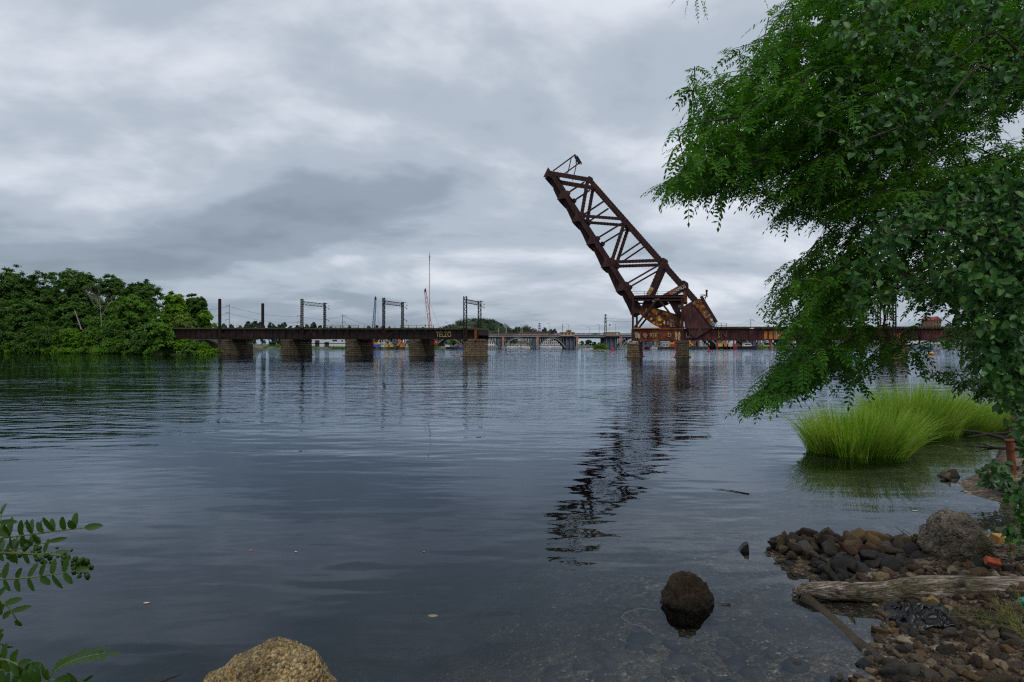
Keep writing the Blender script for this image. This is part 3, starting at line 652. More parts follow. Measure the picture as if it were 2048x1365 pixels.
# floor system: scalloped plate beams below the bottom chord
teeth = [(150, 172), (235, 312), (325, 452), (415, 592), (505, 733), (597, 882), (688, 1022)]
inner = [(205, 140), (745, 985)]
poly = []
for i, (x, y) in enumerate(teeth):
    poly.append((x, y))
    if i < len(teeth) - 1:
        nx_, ny_ = teeth[i + 1]; poly += [(x + 28, y + 8), (x + 58 * .9, y + 66 * .9), (nx_ - 30, ny_ - 66)]
poly = poly + [(735, 1005)] + inner[::-1]; P3 = [L4(*p) for p in poly]
for s_ in (.55, 2.6, 5.0, W - .8):
    MB().prism([(p.x, s_, p.z) for p in P3], (0, .25, 0)).put('stringer', STEEL, LF)
for x, y in teeth:
    p, q = L4(x, y), L4(x + 62, y - 38 if y > 200 else y - 32); mb = MB()
    mb.prism([(p.x, .3, p.z), (q.x, .3, q.z), (q.x + .35, .3, q.z - .35), (p.x + .3, .3, p.z - .42)], (0, W - .6, 0)); mb.put('floor_beam', STEEL, LF)
    tri = [L4(x - 4, y), L4(x + 26, y - 62), L4(x + 60, y - 12)]
    MB().prism([(v.x, -.32, v.z) for v in tri], (0, .25, 0)).put('bracket', rustmat('bracket_steel', (.032, .015, .016), (.05, .021, .021), (.10, .04, .03), .6, .85), LF)
mb = MB()                                          # lateral struts between the trusses
for x, y in ((432, 187), (650, 450), (890, 700), (1015, 842), (195, 150)): p = L4(x, y); mb.beam((p.x, 0, p.z), (p.x, W, p.z), .5, .4, (1, 0, 0))
for (x0, y0), (x1, y1) in (((432, 187), (650, 450)), ((650, 450), (890, 700)), ((890, 700), (1015, 842))):
    p, q = L4(x0, y0), L4(x1, y1); mb.beam((p.x, 0, p.z), (q.x, W, q.z), .25, .2, (1, 0, 0)); mb.beam((p.x, W, p.z), (q.x, 0, q.z), .25, .2, (1, 0, 0))
mb.put('lateral_brace', STEEL, LF)
# counterweight
cw = [L5(*p) for p in ((885, 385), (1040, 288), (1110, 300), (1265, 552), (1262, 618), (1028, 768), (905, 625), (880, 510))]
cwm = rustmat('maroon_counterweight_plate', (.042, .015, .018), (.062, .022, .024), (.15, .045, .03), .55, .85, .35)
p, q = L5(1095, 262), L5(1284, 575); MB().beam((p.x, -.75, p.z), (q.x, -.75, q.z), .62, .3).put('top_chord', STEEL, LF)
CWO = MB().prism([(p.x, -.55, p.z) for p in cw], (0, W + 1.1, 0)).put('counterweight', cwm, LF, label='big dark maroon counterweight block')
mb = MB()
for a_, c_ in (((905, 625), (880, 390)), ((960, 560), (1110, 310)), ((1028, 766), (905, 628)), ((1028, 766), (1262, 618)), ((885, 388), (1040, 292))):
    p, q = L5(*a_), L5(*c_); mb.beam((p.x, -.57, p.z), (q.x, -.57, q.z), .16, .10)
mb.put('plate_edge', cwm, CWO)
rim = [L5(*p) for p in ((995, 335), (1075, 290), (1130, 310), (1262, 545), (1268, 585), (1240, 622), (1200, 600), (1100, 465))]
RIM = MB().prism([(p.x, -.80, p.z) for p in rim], (0, .24, 0)).put('rim_plate', rustmat('orange_rim_steel', (.035, .016, .013), (.13, .045, .016), (.36, .13, .03), .46, .68, 1.1), LF, label='orange rusted outer rim plate covered in graffiti')
mb = MB()
for a_, c_ in (((1050, 350), (1150, 322)), ((1095, 430), (1195, 400)), ((1150, 540), (1238, 480))): p, q = L5(*a_), L5(*c_); mb.beam((p.x, -.83, p.z), (q.x, -.83, q.z), .14, .1)
mb.put('rib', STEEL, RIM)
def blob(parent, P_, rx, rz, s_, m, seed, name='graffiti_patch'):
    rr = random.Random(seed); n = 14; poly = [(P_.x + math.cos(k * 6.283 / n) * rx * rr.uniform(.55, 1.1), s_, P_.z + math.sin(k * 6.283 / n) * rz * rr.uniform(.55, 1.1)) for k in range(n)]
    return MB().prism(poly, (0, .012, 0)).put(name, m, parent)
for i, (X, Y, rx, rz, m) in enumerate(((1245, 592, .55, .5, BLUEP), (1225, 545, .4, .35, WHITEP), (1190, 505, .4, .35, PURP), (1212, 482, .35, .2, WHITEP), (1150, 455, .45, .35, plain('grey_tag_paint', (.30, .26, .2))), (1010, 350, .35, .4, plain('dull_green_paint', (.16, .17, .08))), (1110, 385, .4, .3, plain('ochre_tag_paint', (.28, .16, .05))))):
    blob(RIM, L5(X, Y), rx, rz, -.816, m, i)
q = L5(1140, 470); text('SO', (q.x, -.85, q.z), .7, BROWNP, LF, width=.9); q = L5(1218, 612); text('AO', (q.x, -.85, q.z), .7, plain('dark_tag', (.02, .02, .03)), LF, width=.9)
for i, (X, Y, rx, rz, m) in enumerate(((500, 535, .35, .5, YELP), (530, 580, .5, .45, ORANGEP), (600, 540, .45, .6, YELP), (655, 575, .3, .75, YELP), (700, 580, .35, .6, PURP), (610, 600, .5, .3, ORANGEP), (735, 600, .4, .35, ORANGEP), (560, 470, .3, .4, ORANGEP))):
    blob(LF, L5(X, Y), rx * .8, rz * .8, -.75 if X > 999 else -.76, m, 20 + i)
q = L5(722, 578); text('BA', (q.x, -.8, q.z), .8, TANP, LF, width=1.0); q = L5(722, 628); text('SS', (q.x, -.8, q.z), .75, TANP, LF, width=1.1)
q = L5(570, 535); text('JR', (q.x, -.8, q.z), .7, TANP, LF, width=.8)
# painted letters along the brace, and the red patch on the heel diagonal
dirv = (L5(880, 140) - L5(690, 240)); ang = math.atan2(dirv.z, dirv.x)
def text_dir(body, P_, h, wd_, ang_, s_, m, parent):
    o = text(body, (0, 0, 0), h, m, None, width=wd_); me = o.data; bpy.data.objects.remove(o)
    me.transform(Matrix.Translation(Vector((P_.x, s_, P_.z))) @ Matrix.Rotation(-ang_, 4, 'Y')); me.materials.clear(); return put('graffiti_lettering', me, m, parent)
text_dir('GLAMUS', L5(740, 245), .75, 3.6, ang, -.36, plain('pale_lettering', (.55, .55, .6)), LF)
text_dir('O', L5(690, 258), .7, .6, ang, -.36, REDP, LF)
p, q = L5(452, 245), L5(510, 155); MB().beam((p.x, -.38, p.z), (q.x, -.38, q.z), .85, .02).put('graffiti_patch', TANP, LF)
text_dir('RUC', L5(470, 245), .6, 1.5, math.atan2((q - p).z, (q - p).x), -.42, REDP, LF)
# catenary frame on the tip
mb = MB()
for s_ in (0, W * .8):
    for (x0, y0, x1, y1) in ((205, 132, 343, 30), (318, 52, 296, 148)): p, q = L4(x0, y0), L4(x1, y1); mb.beam((p.x, s_, p.z), (q.x, s_, q.z), .26 if x0 == 205 else .18, .2)
p = L4(343, 32); mb.beam((p.x, -.3, p.z), (p.x, W * .8 + .6, p.z), .16, .16, (0, 0, 1)); mb.lattice((p.x + .1, .2, p.z - .3), (p.x + .1, W * .8, p.z - .3), .6, .3, .6, .09, (0, 0, 1))
mb.beam((p.x, 1.2, p.z), (p.x, 1.2, p.z - 1.8), .25, .25, (1, 0, 0)); mb.put('catenary_frame', STEEL, LF)
mb = MB()                                          # lantern platform near the heel
p, q = L5(1085, 242), L5(1172, 240); mb.beam((p.x, .5, p.z), (q.x, .5, q.z), .1, .8); p, q = L5(1100, 285), L5(1172, 245); mb.lattice((p.x, .5, p.z), (q.x, .5, q.z), .5, .3, .5, .08)
p = L5(1165, 222); mb.beam((p.x, .5, p.z - .6), (p.x, .5, p.z + .45), .35, .35); mb.tube([(p.x, .5, p.z + .4), (p.x, .5, p.z + .75), (p.x, .5, p.z + .85)], [.26, .24, .05], 8)
q = L5(1140, 328); mb.beam((p.x, .5, p.z - .3), (q.x, .5, q.z), .1, .1); mb.put('lantern_platform', STEELB, LF)

# ---- tower and track girders
sF, sB = -1.25, W + 1.25
TW = thing('bascule_tower', 'rusty braced steel tower frame at the foot of the raised bascule leaf', 'bridge tower', (L5(262, 800).x, sF, 4), None, BR)
for s_ in (sF, sB):
    q5 = lambda X, Y: Vector((L5(X, Y).x, s_, L5(X, Y).z))
    def bm(name, x0, y0, x1, y1, w_, d=.4, m=STEEL): return MB().beam(q5(x0, y0), q5(x1, y1), w_, d).put(name, m, TW)
    bm('post', 282, 262, 282, 795, .42); bm('post', 870, 262, 870, 795, .42)
    bm('top_beam', 268, 270, 885, 270, .40, .5); bm('top_beam', 300, 312, 870, 308, .34, .3)
    bm('brace', 568, 300, 300, 640, .42); bm('brace', 592, 300, 858, 640, .42); bm('bottom_chord', 270, 655, 880, 655, .28, .5, STEELR)
mb = MB()
for X in (282, 870):
    p = L5(X, 272); mb.beam((p.x, sF, p.z), (p.x, sB, p.z), .3, .3, (1, 0, 0)); p = L5(X, 655); mb.beam((p.x, sF, p.z), (p.x, sB, p.z), .3, .3, (1, 0, 0))
mb.put('cross_beam', STEEL, TW)
p, q = L5(268, 262), L5(885, 262); MB().box((p.x, sF - .3, p.z), (q.x, sB + .3, p.z + .08)).put('platform', STEEL, TW)
for s_ in (sF - .25, sB + .25): railing(TW, p, q, s_, 1.05, 3.2, (1.0, .5))
mb = MB(); p = L5(810, 360); mb.box((p.x - 1.0, .8, p.z - 1.0), (p.x + 1.0, 2.8, p.z + 1.0)); mb.tube([(p.x - .2, .3, p.z - .5), (p.x - .2, .8, p.z - .5)], .6, 16); mb.put('machinery', mat('green_machinery_paint', (.05, .06, .045), (.10, .08, .05), 1.5), TW)
q = L5(808, 395); text('OSO', (q.x, .25, q.z), .6, WHITEP, TW, width=.9)
TG = thing('track_girder', 'rust-orange riveted track girder covered in graffiti under the bascule tower', 'bridge girder', (L5(262, 800).x, sF, 3), None, BR)
for s_ in (sF - .1, sB - .1):
    plate_girder(TG, L5(264, 798), L5(264, 660), L5(885, 798), L5(885, 660), s_, rustmat('track_girder_steel', (.045, .016, .011), (.10, .026, .013), (.30, .09, .025), .50, .74, .6), 3.4)
MB().box((L5(310, 0).x, sF - .55, L5(0, 660).z + .08), (L5(600, 0).x, sF + .3, L5(0, 660).z + .3)).put('rail_plate', ORANGEP, TG)
for i, (X, Y, rx, rz, m) in enumerate(((325, 725, .45, .8, plain('grey_blue_tag', (.22, .26, .26))), (355, 740, .35, .7, TANP), (425, 730, .6, .7, plain('rose_tag', (.28, .12, .09))), (800, 735, .3, .9, YELP), (835, 725, .25, .6, ORANGEP))):
    blob(TG, L5(X, Y), rx, rz, sF - .32, m, 50 + i)
q = L5(482, 755); text('95E', (q.x, sF - .33, q.z), .95, TANP, TG, width=1.7); q = L5(585, 748); text('T', (q.x, sF - .33, q.z), .8, BROWNP, TG); q = L5(700, 748); text('D', (q.x, sF - .33, q.z), .8, TANP, TG)
q = L5(782, 790); text('BO', (q.x, sF - .36, q.z), 1.9, TANP, TG, vert=True, width=.55); q = L5(820, 790); text('AK', (q.x, sF - .36, q.z), 1.9, WHITEP, TG, vert=True, width=.55)
q = b(1255, 688.5, -1.8); text('POSERTY', (q.x, -1.98, q.z), .5, WHITEP, posep, width=b(1276, 688, -1.8).x - q.x)

# ================================================================== FAR SHORE
CONC = mat('bridge_concrete', (.24, .245, .245), (.17, .175, .18), .1, .9); CONCD = mat('dark_blue_grey_concrete', (.12, .14, .17), (.09, .10, .13), .1, .9)  # darker, bluer concrete for deck girders, piers and spandrel columns
REDF = plain('dark_red_fence_paint', (.17, .05, .045)); BLF = plain('blue_grey_fence', (.12, .15, .2)); SIGN = plain('orange_sign', (.75, .13, .03), .6)
FY = 450.0; k_ = FY / FP
def fx(px, Y=FY): return (px - 1024) / FP * Y
def fz(py, Y=FY): return CH + (HZ - py) / FP * Y
AB = thing('arch_bridge', 'long grey concrete road bridge with low arches crossing the river in the distance', 'road bridge', (fx(1160), FY, 0))
MB().box((fx(690), FY, fz(674.6)), (fx(1640), FY + 22, fz(671.2))).put('deck', CONC, AB)
mb = MB()
for yy in (2, 8, 14, 20): mb.box((fx(690), FY + yy, fz(677)), (fx(1640), FY + yy + 1, fz(674.6)))
mb.put('deck_girders', CONCD, AB)
MB().box((fx(690), FY - .3, fz(671.2)), (fx(1640), FY + .1, fz(669.6))).put('parapet', CONC, AB)
def fence_(x0, x1, zt, zb, m, st=1.5):
    mb = MB(); x = x0
    while x < x1: mb.box((x, FY - .05, zb), (x + .5, FY + .05, zt)); x += st * .62
    mb.box((x0, FY - .08, zt - .25), (x1, FY + .08, zt)); mb.box((x0, FY - .08, zb + .5), (x1, FY + .08, zb + .8)); mb.put('fence', m, AB)
fence_(fx(690), fx(1124), fz(666.8), fz(669.6), REDF); fence_(fx(1149), fx(1210), fz(666.2), fz(669.6), BLF); fence_(fx(1240), fx(1640), fz(667.4), fz(669.6), plain('faded_rose_fence', (.3, .16, .16)))
pyl = [730, 799, 868, 937, 1006, 1075, 1154, 1241, 1310, 1379, 1448, 1517, 1586]
for i, px in enumerate(pyl):
    if px == 1154: x0, x1 = fx(1130), fx(1153)
    elif px == 1241: x0, x1 = fx(1209), fx(1236)
    else: x0, x1 = fx(px - 10), fx(px - 3)
    mb = MB().box((x0, FY + 2.5, -4), (x1, FY + 21, fz(674.8)))
    for q in range(3): xx = x0 + (x1 - x0) * (q + .5) / 3; mb.box((xx - .5, FY + 1.2, -4), (xx + .5, FY + 2.5, fz(674.8)))
    mb.put('pier', CONCD, AB)
    MB().box((fx(px) - .7, FY - .6, -4), (fx(px) + .9, FY + 1.2, fz(674.8))).box((fx(px) - 1.2, FY - .9, -4), (fx(px) + 1.3, FY + 1.6, fz(694))).put('pylon', CONC, AB)
    MB().box((fx(px) - .85, FY - .72, fz(683)), (fx(px) + .95, FY - .61, fz(677.5))).put('sign', SIGN, AB)
for i in range(len(pyl) - 1):
    a_, c_ = pyl[i], pyl[i + 1]
    if a_ == 1154: continue
    if c_ == 1154: c_ = 1139
    x0, x1 = fx(a_ + 1), fx(c_ - (10 if c_ != 1139 else 8)); cxm, hw = (x0 + x1) / 2, (x1 - x0) / 2; zs, zc_ = fz(696), fz(676.6)
    ap = lambda f: (cxm + hw * f, zs + (zc_ - zs) * (1 - abs(f) ** 2.2)); n = 16; mb = MB()
    for yy in (0, 9.5, 19):
        for j in range(n):
            p, q = ap(-1 + 2 * j / n), ap(-1 + 2 * (j + 1) / n); mb.beam((p[0], FY + yy + 1.2, p[1]), (q[0], FY + yy + 1.2, q[1]), .75, 1.6)
    mb.put('arch', CONC, AB); mb = MB()
    for yy in (0, 9.5, 19):
        for f in (-.86, -.68, -.5, .5, .68, .86): p = ap(f); mb.box((p[0] - .28, FY + yy + .8, p[1]), (p[0] + .28, FY + yy + 1.6, fz(674.8)))
    mb.put('spandrel_columns', CONCD, AB)

def building(name, label, px0, px1, ytop, ybase, Y, depth, m, wins=(), wm=None, roof=None, rm=None, cat='building', group=None, floors=0, cols=0, gz=None):
    x0, x1, zt, zb = fx(px0, Y), fx(px1, Y), fz(ytop, Y), (fz(ybase, Y) if gz is None else gz); o = thing(name, label, cat, ((x0 + x1) / 2, Y, zb), group)
    wl = MB().box((x0, Y, zb - .6), (x1, Y + depth, zt)).put('wall', m, o); wm = wm or plain('dark_window_glass', (.03, .035, .045), .2)
    if floors:
        for r_ in range(floors):
            for c_ in range(cols):
                cx = x0 + (x1 - x0) * (c_ + .5) / cols; cz = zb + (zt - zb) * (r_ + .55) / floors; ww = (x1 - x0) / cols * .26; hh = (zt - zb) / floors * .26
                MB().box((cx - ww, Y - .08, cz - hh), (cx + ww, Y + .02, cz + hh)).put('window', wm, wl)
    for (a_, c_, d_, e_, mm, nm) in wins:
        MB().box((fx(a_, Y), Y - .12, fz(e_, Y)), (fx(c_, Y), Y + .02, fz(d_, Y))).put(nm, mm, wl)
    if roof:
        rz = fz(roof, Y); xm = (x0 + x1) / 2; e = .5
        if rz > zt + .01: MB().prism([(x0 - e, Y - e, zt), (x1 + e, Y - e, zt), (x1 - (x1 - x0) * .1, Y - e, rz), (x0 + (x1 - x0) * .1, Y - e, rz)] if px1 - px0 > 20 else [(x0 - e, Y - e, zt), (x1 + e, Y - e, zt), (xm, Y - e, rz)], (0, depth + 2 * e, 0)).put('roof', rm, o)
    else: MB().box((x0 - .3, Y - .3, zt), (x1 + .3, Y + depth + .3, zt + .35)).put('roof', rm or m, o)
    return o
WHB = plain('white_cladding', (.62, .63, .65), .6); BLU = plain('blue_stripe_paint', (.03, .08, .32)); DKO = plain('dark_opening', (.03, .03, .035), .8)
ROOFG = plain('grey_shingle_roof', (.15, .15, .16), .9); ROOFR = plain('maroon_flat_roof', (.12, .06, .055), .9); BRK = mat('far_brick', (.26, .13, .09), (.20, .10, .08), .5, .9); TAN = plain('tan_wall', (.42, .33, .22), .9)
building('warehouse', 'long white warehouse with a blue stripe and dark loading doors behind the left bridge piers', 622, 702, 677.5, 696, 436, 30, WHB, [(622, 702, 686.6, 687.9, BLU, 'stripe'), (630, 639, 681, 695, DKO, 'loading_door'), (649, 658, 684.5, 695, DKO, 'loading_door'), (665, 674, 680, 683, DKO, 'window'), (683, 686, 680.5, 683.5, DKO, 'window')], rm=ROOFG)
building('house', 'grey two-storey house behind the yellow excavator', 762, 792, 679, 694, 520, 12, plain('light_grey_siding', (.42, .43, .45)), floors=2, cols=5, roof=676, rm=ROOFG)
building('shed', 'low pale shed left of the fourth stone pier', 795, 820, 688, 694, 440, 8, plain('pale_green_shed', (.42, .46, .42)), rm=ROOFG, floors=1, cols=4)
building('house', 'white gabled waterfront house beside the end pier of the left bridge', 969, 992, 683, 697, 536, 14, WHB, floors=2, cols=5, roof=676, rm=plain('pale_roof', (.4, .4, .42)))
building('house', 'small tan house behind the moored white boats', 1012, 1034, 691, 696, 545, 10, TAN, roof=687, rm=plain('tan_roof', (.36, .28, .22)), floors=1, cols=3)
building('house', 'long brown-roofed house under the second arch from the left', 1034, 1058, 688, 696, 570, 10, plain('beige_wall', (.40, .36, .30)), roof=682, rm=plain('brown_roof', (.16, .12, .1)), floors=1, cols=4)
building('apartment_building', 'pale four-storey apartment block seen through the arch left of the bridge house', 1084, 1102, 675, 694, 560, 14, plain('pale_stucco', (.50, .50, .50)), floors=4, cols=5, rm=ROOFG)
building('apartment_building', 'cream three-storey apartment block with porches right of the pale one', 1103, 1126, 679, 694, 555, 14, plain('cream_stucco', (.45, .43, .38)), floors=3, cols=6, rm=ROOFG)
building('warehouse', 'long low maroon-roofed building above the far bridge fence', 1036, 1092, 667, 680, 620, 30, plain('pale_green_wall', (.34, .44, .40)), roof=663.5, rm=ROOFR, gz=2)
o = building('bridge_house', 'beige bridge house with a glazed lookout on the far road bridge', 1121, 1149, 665.4, 671, 449, 8, TAN, floors=1, cols=4, rm=TAN)
lk = MB().box((fx(1133, 449), 449.5, fz(665.4, 449)), (fx(1143, 449), 454, fz(660, 449))).put('lookout', TAN, o); MB().box((fx(1135, 449), 449.3, fz(663.8, 449)), (fx(1142, 449), 449.6, fz(661.5, 449))).put('window', DKO, lk)
building('bridge_house', 'plain brown brick bridge house under the flag on the far road bridge', 1211, 1240, 665.4, 671, 449, 8, mat('bridge_house_brick', (.26, .19, .15), (.22, .16, .13), .5), [(1233, 1236, 666.5, 670, WHB, 'door')], rm=TAN)
building('tower_building', 'red brick building with a pointed roof above the right railway bridge', 1867, 1882, 640, 690, 480, 14, BRK, floors=6, cols=3, roof=633, rm=plain('red_roof', (.25, .07, .06)), gz=1.5)
building('boathouse', 'long white-roofed boathouse under the right railway bridge', 1836, 1880, 689, 697, 432, 12, plain('grey_boathouse_wall', (.30, .33, .36)), roof=682, rm=plain('white_metal_roof', (.6, .62, .65)), floors=1, cols=5)
building('shed', 'small white shed beyond the barges between the two bascule piers', 1325, 1337, 686, 695, 442, 8, WHB, floors=1, cols=4, rm=ROOFG)
building('container', 'blue shipping container stack behind the left bascule pier', 1285, 1290, 684, 695, 441, 5, plain('container_blue', (.04, .10, .22)), cat='container')
building('container', 'second blue container behind the left bascule pier', 1293, 1298, 686, 695, 441, 5, plain('container_blue_b', (.05, .12, .22)), cat='container')

# ---- cranes, masts, poles
def boom_crane(label, x0, y0, x1, y1, Y, w0, m, m2, base):
    p, q = F(x0, y0, Y), F(x1, y1, Y); o = thing('crawler_crane', label, 'crane', (base[0], Y, 1.4)); mb = MB()
    ax = (q - p).normalized(); n = 14
    for i in range(n):
        a_, c_ = p.lerp(q, i / n), p.lerp(q, (i + 1) / n); w_ = w0 * (1 - .55 * i / n); mb.lattice(a_, c_, w_, w_, (c_ - a_).length / 2, .16, chord=.24)
    bo = mb.put('boom', m, o); MB().box((q.x - .6, Y - .6, q.z - .5), (q.x + .6, Y + .6, q.z + 1.4)).tube([(q.x + .1, Y, q.z + 1.2), (q.x + .1, Y, q.z + 2.2)], [.5, .2], 6).put('boom_head', DKO, bo)
    bx = base[0]; MB().box((bx - 2.4, Y - 2, 2.6), (bx + 3, Y + 2, 5.4)).box((bx - 3.4, Y - 1.2, 2.8), (bx - 2.4, Y + 1, 5.2)).put('cab', m2, o)
    MB().box((bx - 3.4, Y - 2.4, 1.3), (bx + 3.4, Y - 1.2, 2.5)).box((bx - 3.4, Y + 1.2, 1.3), (bx + 3.4, Y + 2.4, 2.5)).put('tracks', DKO, o)
    MB().beam(q, (bx + 6.5, Y, 9), .09, .09).beam((bx + 6.5, Y, 9), (bx + 2, Y, 5), .3, .3).put('boom_line', DKO, o)
    MB().beam(q, (q.x, Y, q.z * .42), .07, .07).box((q.x - .35, Y - .3, q.z * .42 - 1.4), (q.x + .35, Y + .3, q.z * .42)).put('hook_block', DKO, o); return o
boom_crane('crawler crane with a blue-grey lattice boom rising above the left bridge', 744.5, 690, 751, 599, 437, 1.9, plain('blue_grey_boom', (.10, .15, .22)), plain('crane_red', (.35, .03, .06)), (fx(744, 437),))
boom_crane('tall crawler crane with a red and white lattice boom and red base', 866, 692, 850.5, 583, 437, 2.6, mat('red_white_boom', (.45, .05, .07), (.5, .42, .42), .35, .6), plain('crane_crimson', (.42, .02, .06)), (fx(868, 437),))
o = thing('radio_mast', 'very tall thin radio mast standing up behind the red crane boom', 'mast', (fx(859, 900), 900, 2)); x = fx(859, 900)
MB().lattice((x, 900, 2), (x, 900, fz(512, 900)), .8, .8, 2.5, .2, chord=.3).put('lattice_shaft', mat('red_white_mast', (.30, .10, .10), (.4, .38, .38), .03), o)
MB().box((x - .6, 899.5, fz(523, 900)), (x + .6, 900.5, fz(512, 900))).tube([(x, 900, fz(512, 900)), (x, 900, fz(504, 900))], [.35, .1], 5).box((x - 1.6, 899.7, fz(514.5, 900)), (x + 2, 900.3, fz(514, 900))).put('antenna', DKO, o)
def lattice_tower(label, px, top, Y, wpx):
    x = fx(px, Y); z1 = fz(top, Y); w_ = wpx / FP * Y; o = thing('transmission_tower', label, 'pylon', (x, Y, 2)); mb = MB(); n = 9
    for i in range(n):
        za, zb_ = 2 + (z1 - 2) * i / n, 2 + (z1 - 2) * (i + 1) / n; wa, wb = w_ * (1 - .75 * i / n) / 2, w_ * (1 - .75 * (i + 1) / n) / 2
        for yy in (-1, 1):
            mb.beam((x - wa, Y + yy * wa, za), (x - wb, Y + yy * wb, zb_), .3, .3); mb.beam((x + wa, Y + yy * wa, za), (x + wb, Y + yy * wb, zb_), .3, .3)
            mb.beam((x - wa, Y + yy * wa, za), (x + wb, Y + yy * wb, zb_), .2, .2); mb.beam((x + wa, Y + yy * wa, za), (x - wb, Y + yy * wb, zb_), .2, .2)
    mb.put('lattice_body', plain('galvanised_steel', (.10, .12, .14)), o)
    for i, zz_ in enumerate((.97, .87, .77)): z = z1 * zz_; MB().prism([(x - w_ * .62, Y - .4, z), (x + w_ * .62, Y - .4, z), (x, Y - .4, z + 1.2)], (0, .8, 0)).put('cross_arm', plain('galvanised_arm', (.10, .12, .14)), o)
lattice_tower('tall lattice power pylon behind the far road bridge near the flag', 1211, 629, 640, 7); lattice_tower('smaller lattice power pylon above the maroon-roofed building', 1079, 647, 700, 7)
def util_pole(label, px, top, bot_, Y, side, arms=3, w_=.5):
    x = fx(px, Y); z1 = fz(top, Y); z0 = 1.4; o = thing('utility_pole', label, 'utility pole', (x, Y, z0), None)
    MB().tube([(x, Y, z0), (x, Y, z1)], [w_ * .6, w_ * .35], 7).put('post', plain('grey_pole', (.13, .13, .14)), o); mb = MB()
    for i in range(arms): z = z1 - 1.2 - i * 4.6; mb.tube([(x, Y, z), (x + side * 1.4, Y, z + .5), (x + side * 2.3, Y, z + .2), (x + side * 2.3, Y, z - .9)], .13, 5)
    mb.put('arm', plain('pole_arm', (.06, .06, .07)), o); return Vector((x, Y, z1))
w1_ = util_pole('tall grey power pole with three curved arms right of the lone bridge pole', 458.5, 609, 657, 400, -1)
w2_ = util_pole('grey power pole just behind the left gantry', 601, 629, 657, 440, -1); w3_ = util_pole('grey power pole with arms between the first two gantries', 685, 629, 657, 440, 1)
w4_ = util_pole('lone dark pole carrying wires beyond the right bridge', 1501.5, 638, 657, 440, 1, 1); w5_ = util_pole('pole hidden among locust leaves beyond the right bridge', 1560, 655, 657, 520, -1, 1)
o = thing('power_line', 'thin sagging power wires strung between the far poles', 'wires', w1_); mb = MB()
for a_, c_ in ((w1_, w2_), (w2_, w3_), (w3_, Vector((fx(840, 470), 470, fz(668, 470)))), (Vector((fx(330, 380), 380, fz(612, 380))), w1_)):
    for dz in (-1.5, -6): pts = [a_.lerp(c_, i / 12) + Vector((0, 0, dz - 2.2 * math.sin(math.pi * i / 12))) for i in range(13)]; mb.tube(pts, .07, 3, cap=False)
mb.put('wire', DKO, o)
o = thing('power_line', 'thin wires fanning from the lone pole beyond the right bridge', 'wires', w4_); mb = MB()
for c_ in (Vector((fx(1420, 440), 440, fz(668, 440))), w5_):
    for dz in (-.6, -3): mb.tube([w4_.lerp(c_, i / 10) + Vector((0, 0, dz - 1.2 * math.sin(math.pi * i / 10))) for i in range(11)], .06, 3, cap=False)
mb.put('wire', DKO, o)
o = thing('power_line', 'thin wires running right from the tall lattice pylon', 'wires', (fx(1211, 640), 640, 30)); mb = MB()
for z in (636, 641.5): mb.tube([(fx(1211 + 70 * i / 10, 640), 640, fz(z, 640) - 1.5 * math.sin(math.pi * i / 10)) for i in range(11)], .12, 3, cap=False)
mb.put('wire', DKO, o)
lampg = plain('lamp_pole_grey', (.28, .29, .3)); sides = 1
for px, tp, lab in ((1100, 648, 'curved street lamp left of the bridge house'), (1138, 649, 'curved street lamp above the bridge house'), (1199, 649, 'curved street lamp left of the flagpole'), (1232, 648.5, 'curved street lamp right of the flagpole'), (1013, 649, 'street lamp above the second arch'), (1045, 650, 'street lamp beside the maroon-roofed building'), (896, 646, 'street lamp above the end of the left bridge'), (1180, 655, 'short street lamp halfway between the two bridge houses')):
    x = fx(px); o = thing('street_lamp', lab + ' on the far road bridge', 'street lamp', (x, FY + 1, fz(671)), 'street lamps on the far road bridge'); z1 = fz(tp)
    MB().tube([(x, FY + 1, fz(671)), (x, FY + 1, z1 - .8), (x - .3, FY + 1, z1), (x - 1.6, FY + 1, z1 + .1)], .14, 5).put('post', lampg, o); MB().box((x - 2.3, FY + .8, z1 - .05), (x - 1.4, FY + 1.2, z1 + .25)).put('lamp_head', lampg, o)
for px, tp, lab in ((995.5, 655, 'wooden pole with a short cross arm'), (1011.5, 648.5, 'tall pale bare pole'), (1043, 649, 'pale pole left of a darker one'), (1131, 646, 'thin antenna pole behind the lookout')):
    x = fx(px); o = thing('utility_pole', lab + ' standing behind the far bridge fence', 'utility pole', (x, FY + 25, fz(675)))
    MB().tube([(x, FY + 25, 0), (x, FY + 25, fz(tp))], .28, 6).put('post', plain('pale_pole', (.30, .28, .26)), o); MB().box((x - 1, FY + 24.8, fz(tp) - 2.2), (x + 1, FY + 25.2, fz(tp) - 1.9)).put('arm', lampg, o)
x = fx(1219); o = thing('flagpole', 'flagpole with a drooping dark flag on the brown brick bridge house', 'flagpole', (x, 452, fz(665, 452)))
MB().tube([(x, 452, fz(665.4, 452)), (x, 452, fz(648, 452))], .12, 6).put('post', lampg, o)
MB().prism([(x + .1, 452, fz(648.5, 452)), (x + 1.2, 452, fz(649.6, 452)), (x + 1.9, 452, fz(651.5, 452)), (x + .9, 452, fz(651, 452)), (x + .1, 452, fz(652.2, 452))], (0, .08, 0)).put('flag', mat('flag_cloth', (.05, .05, .12), (.25, .05, .06), 2.0), o)
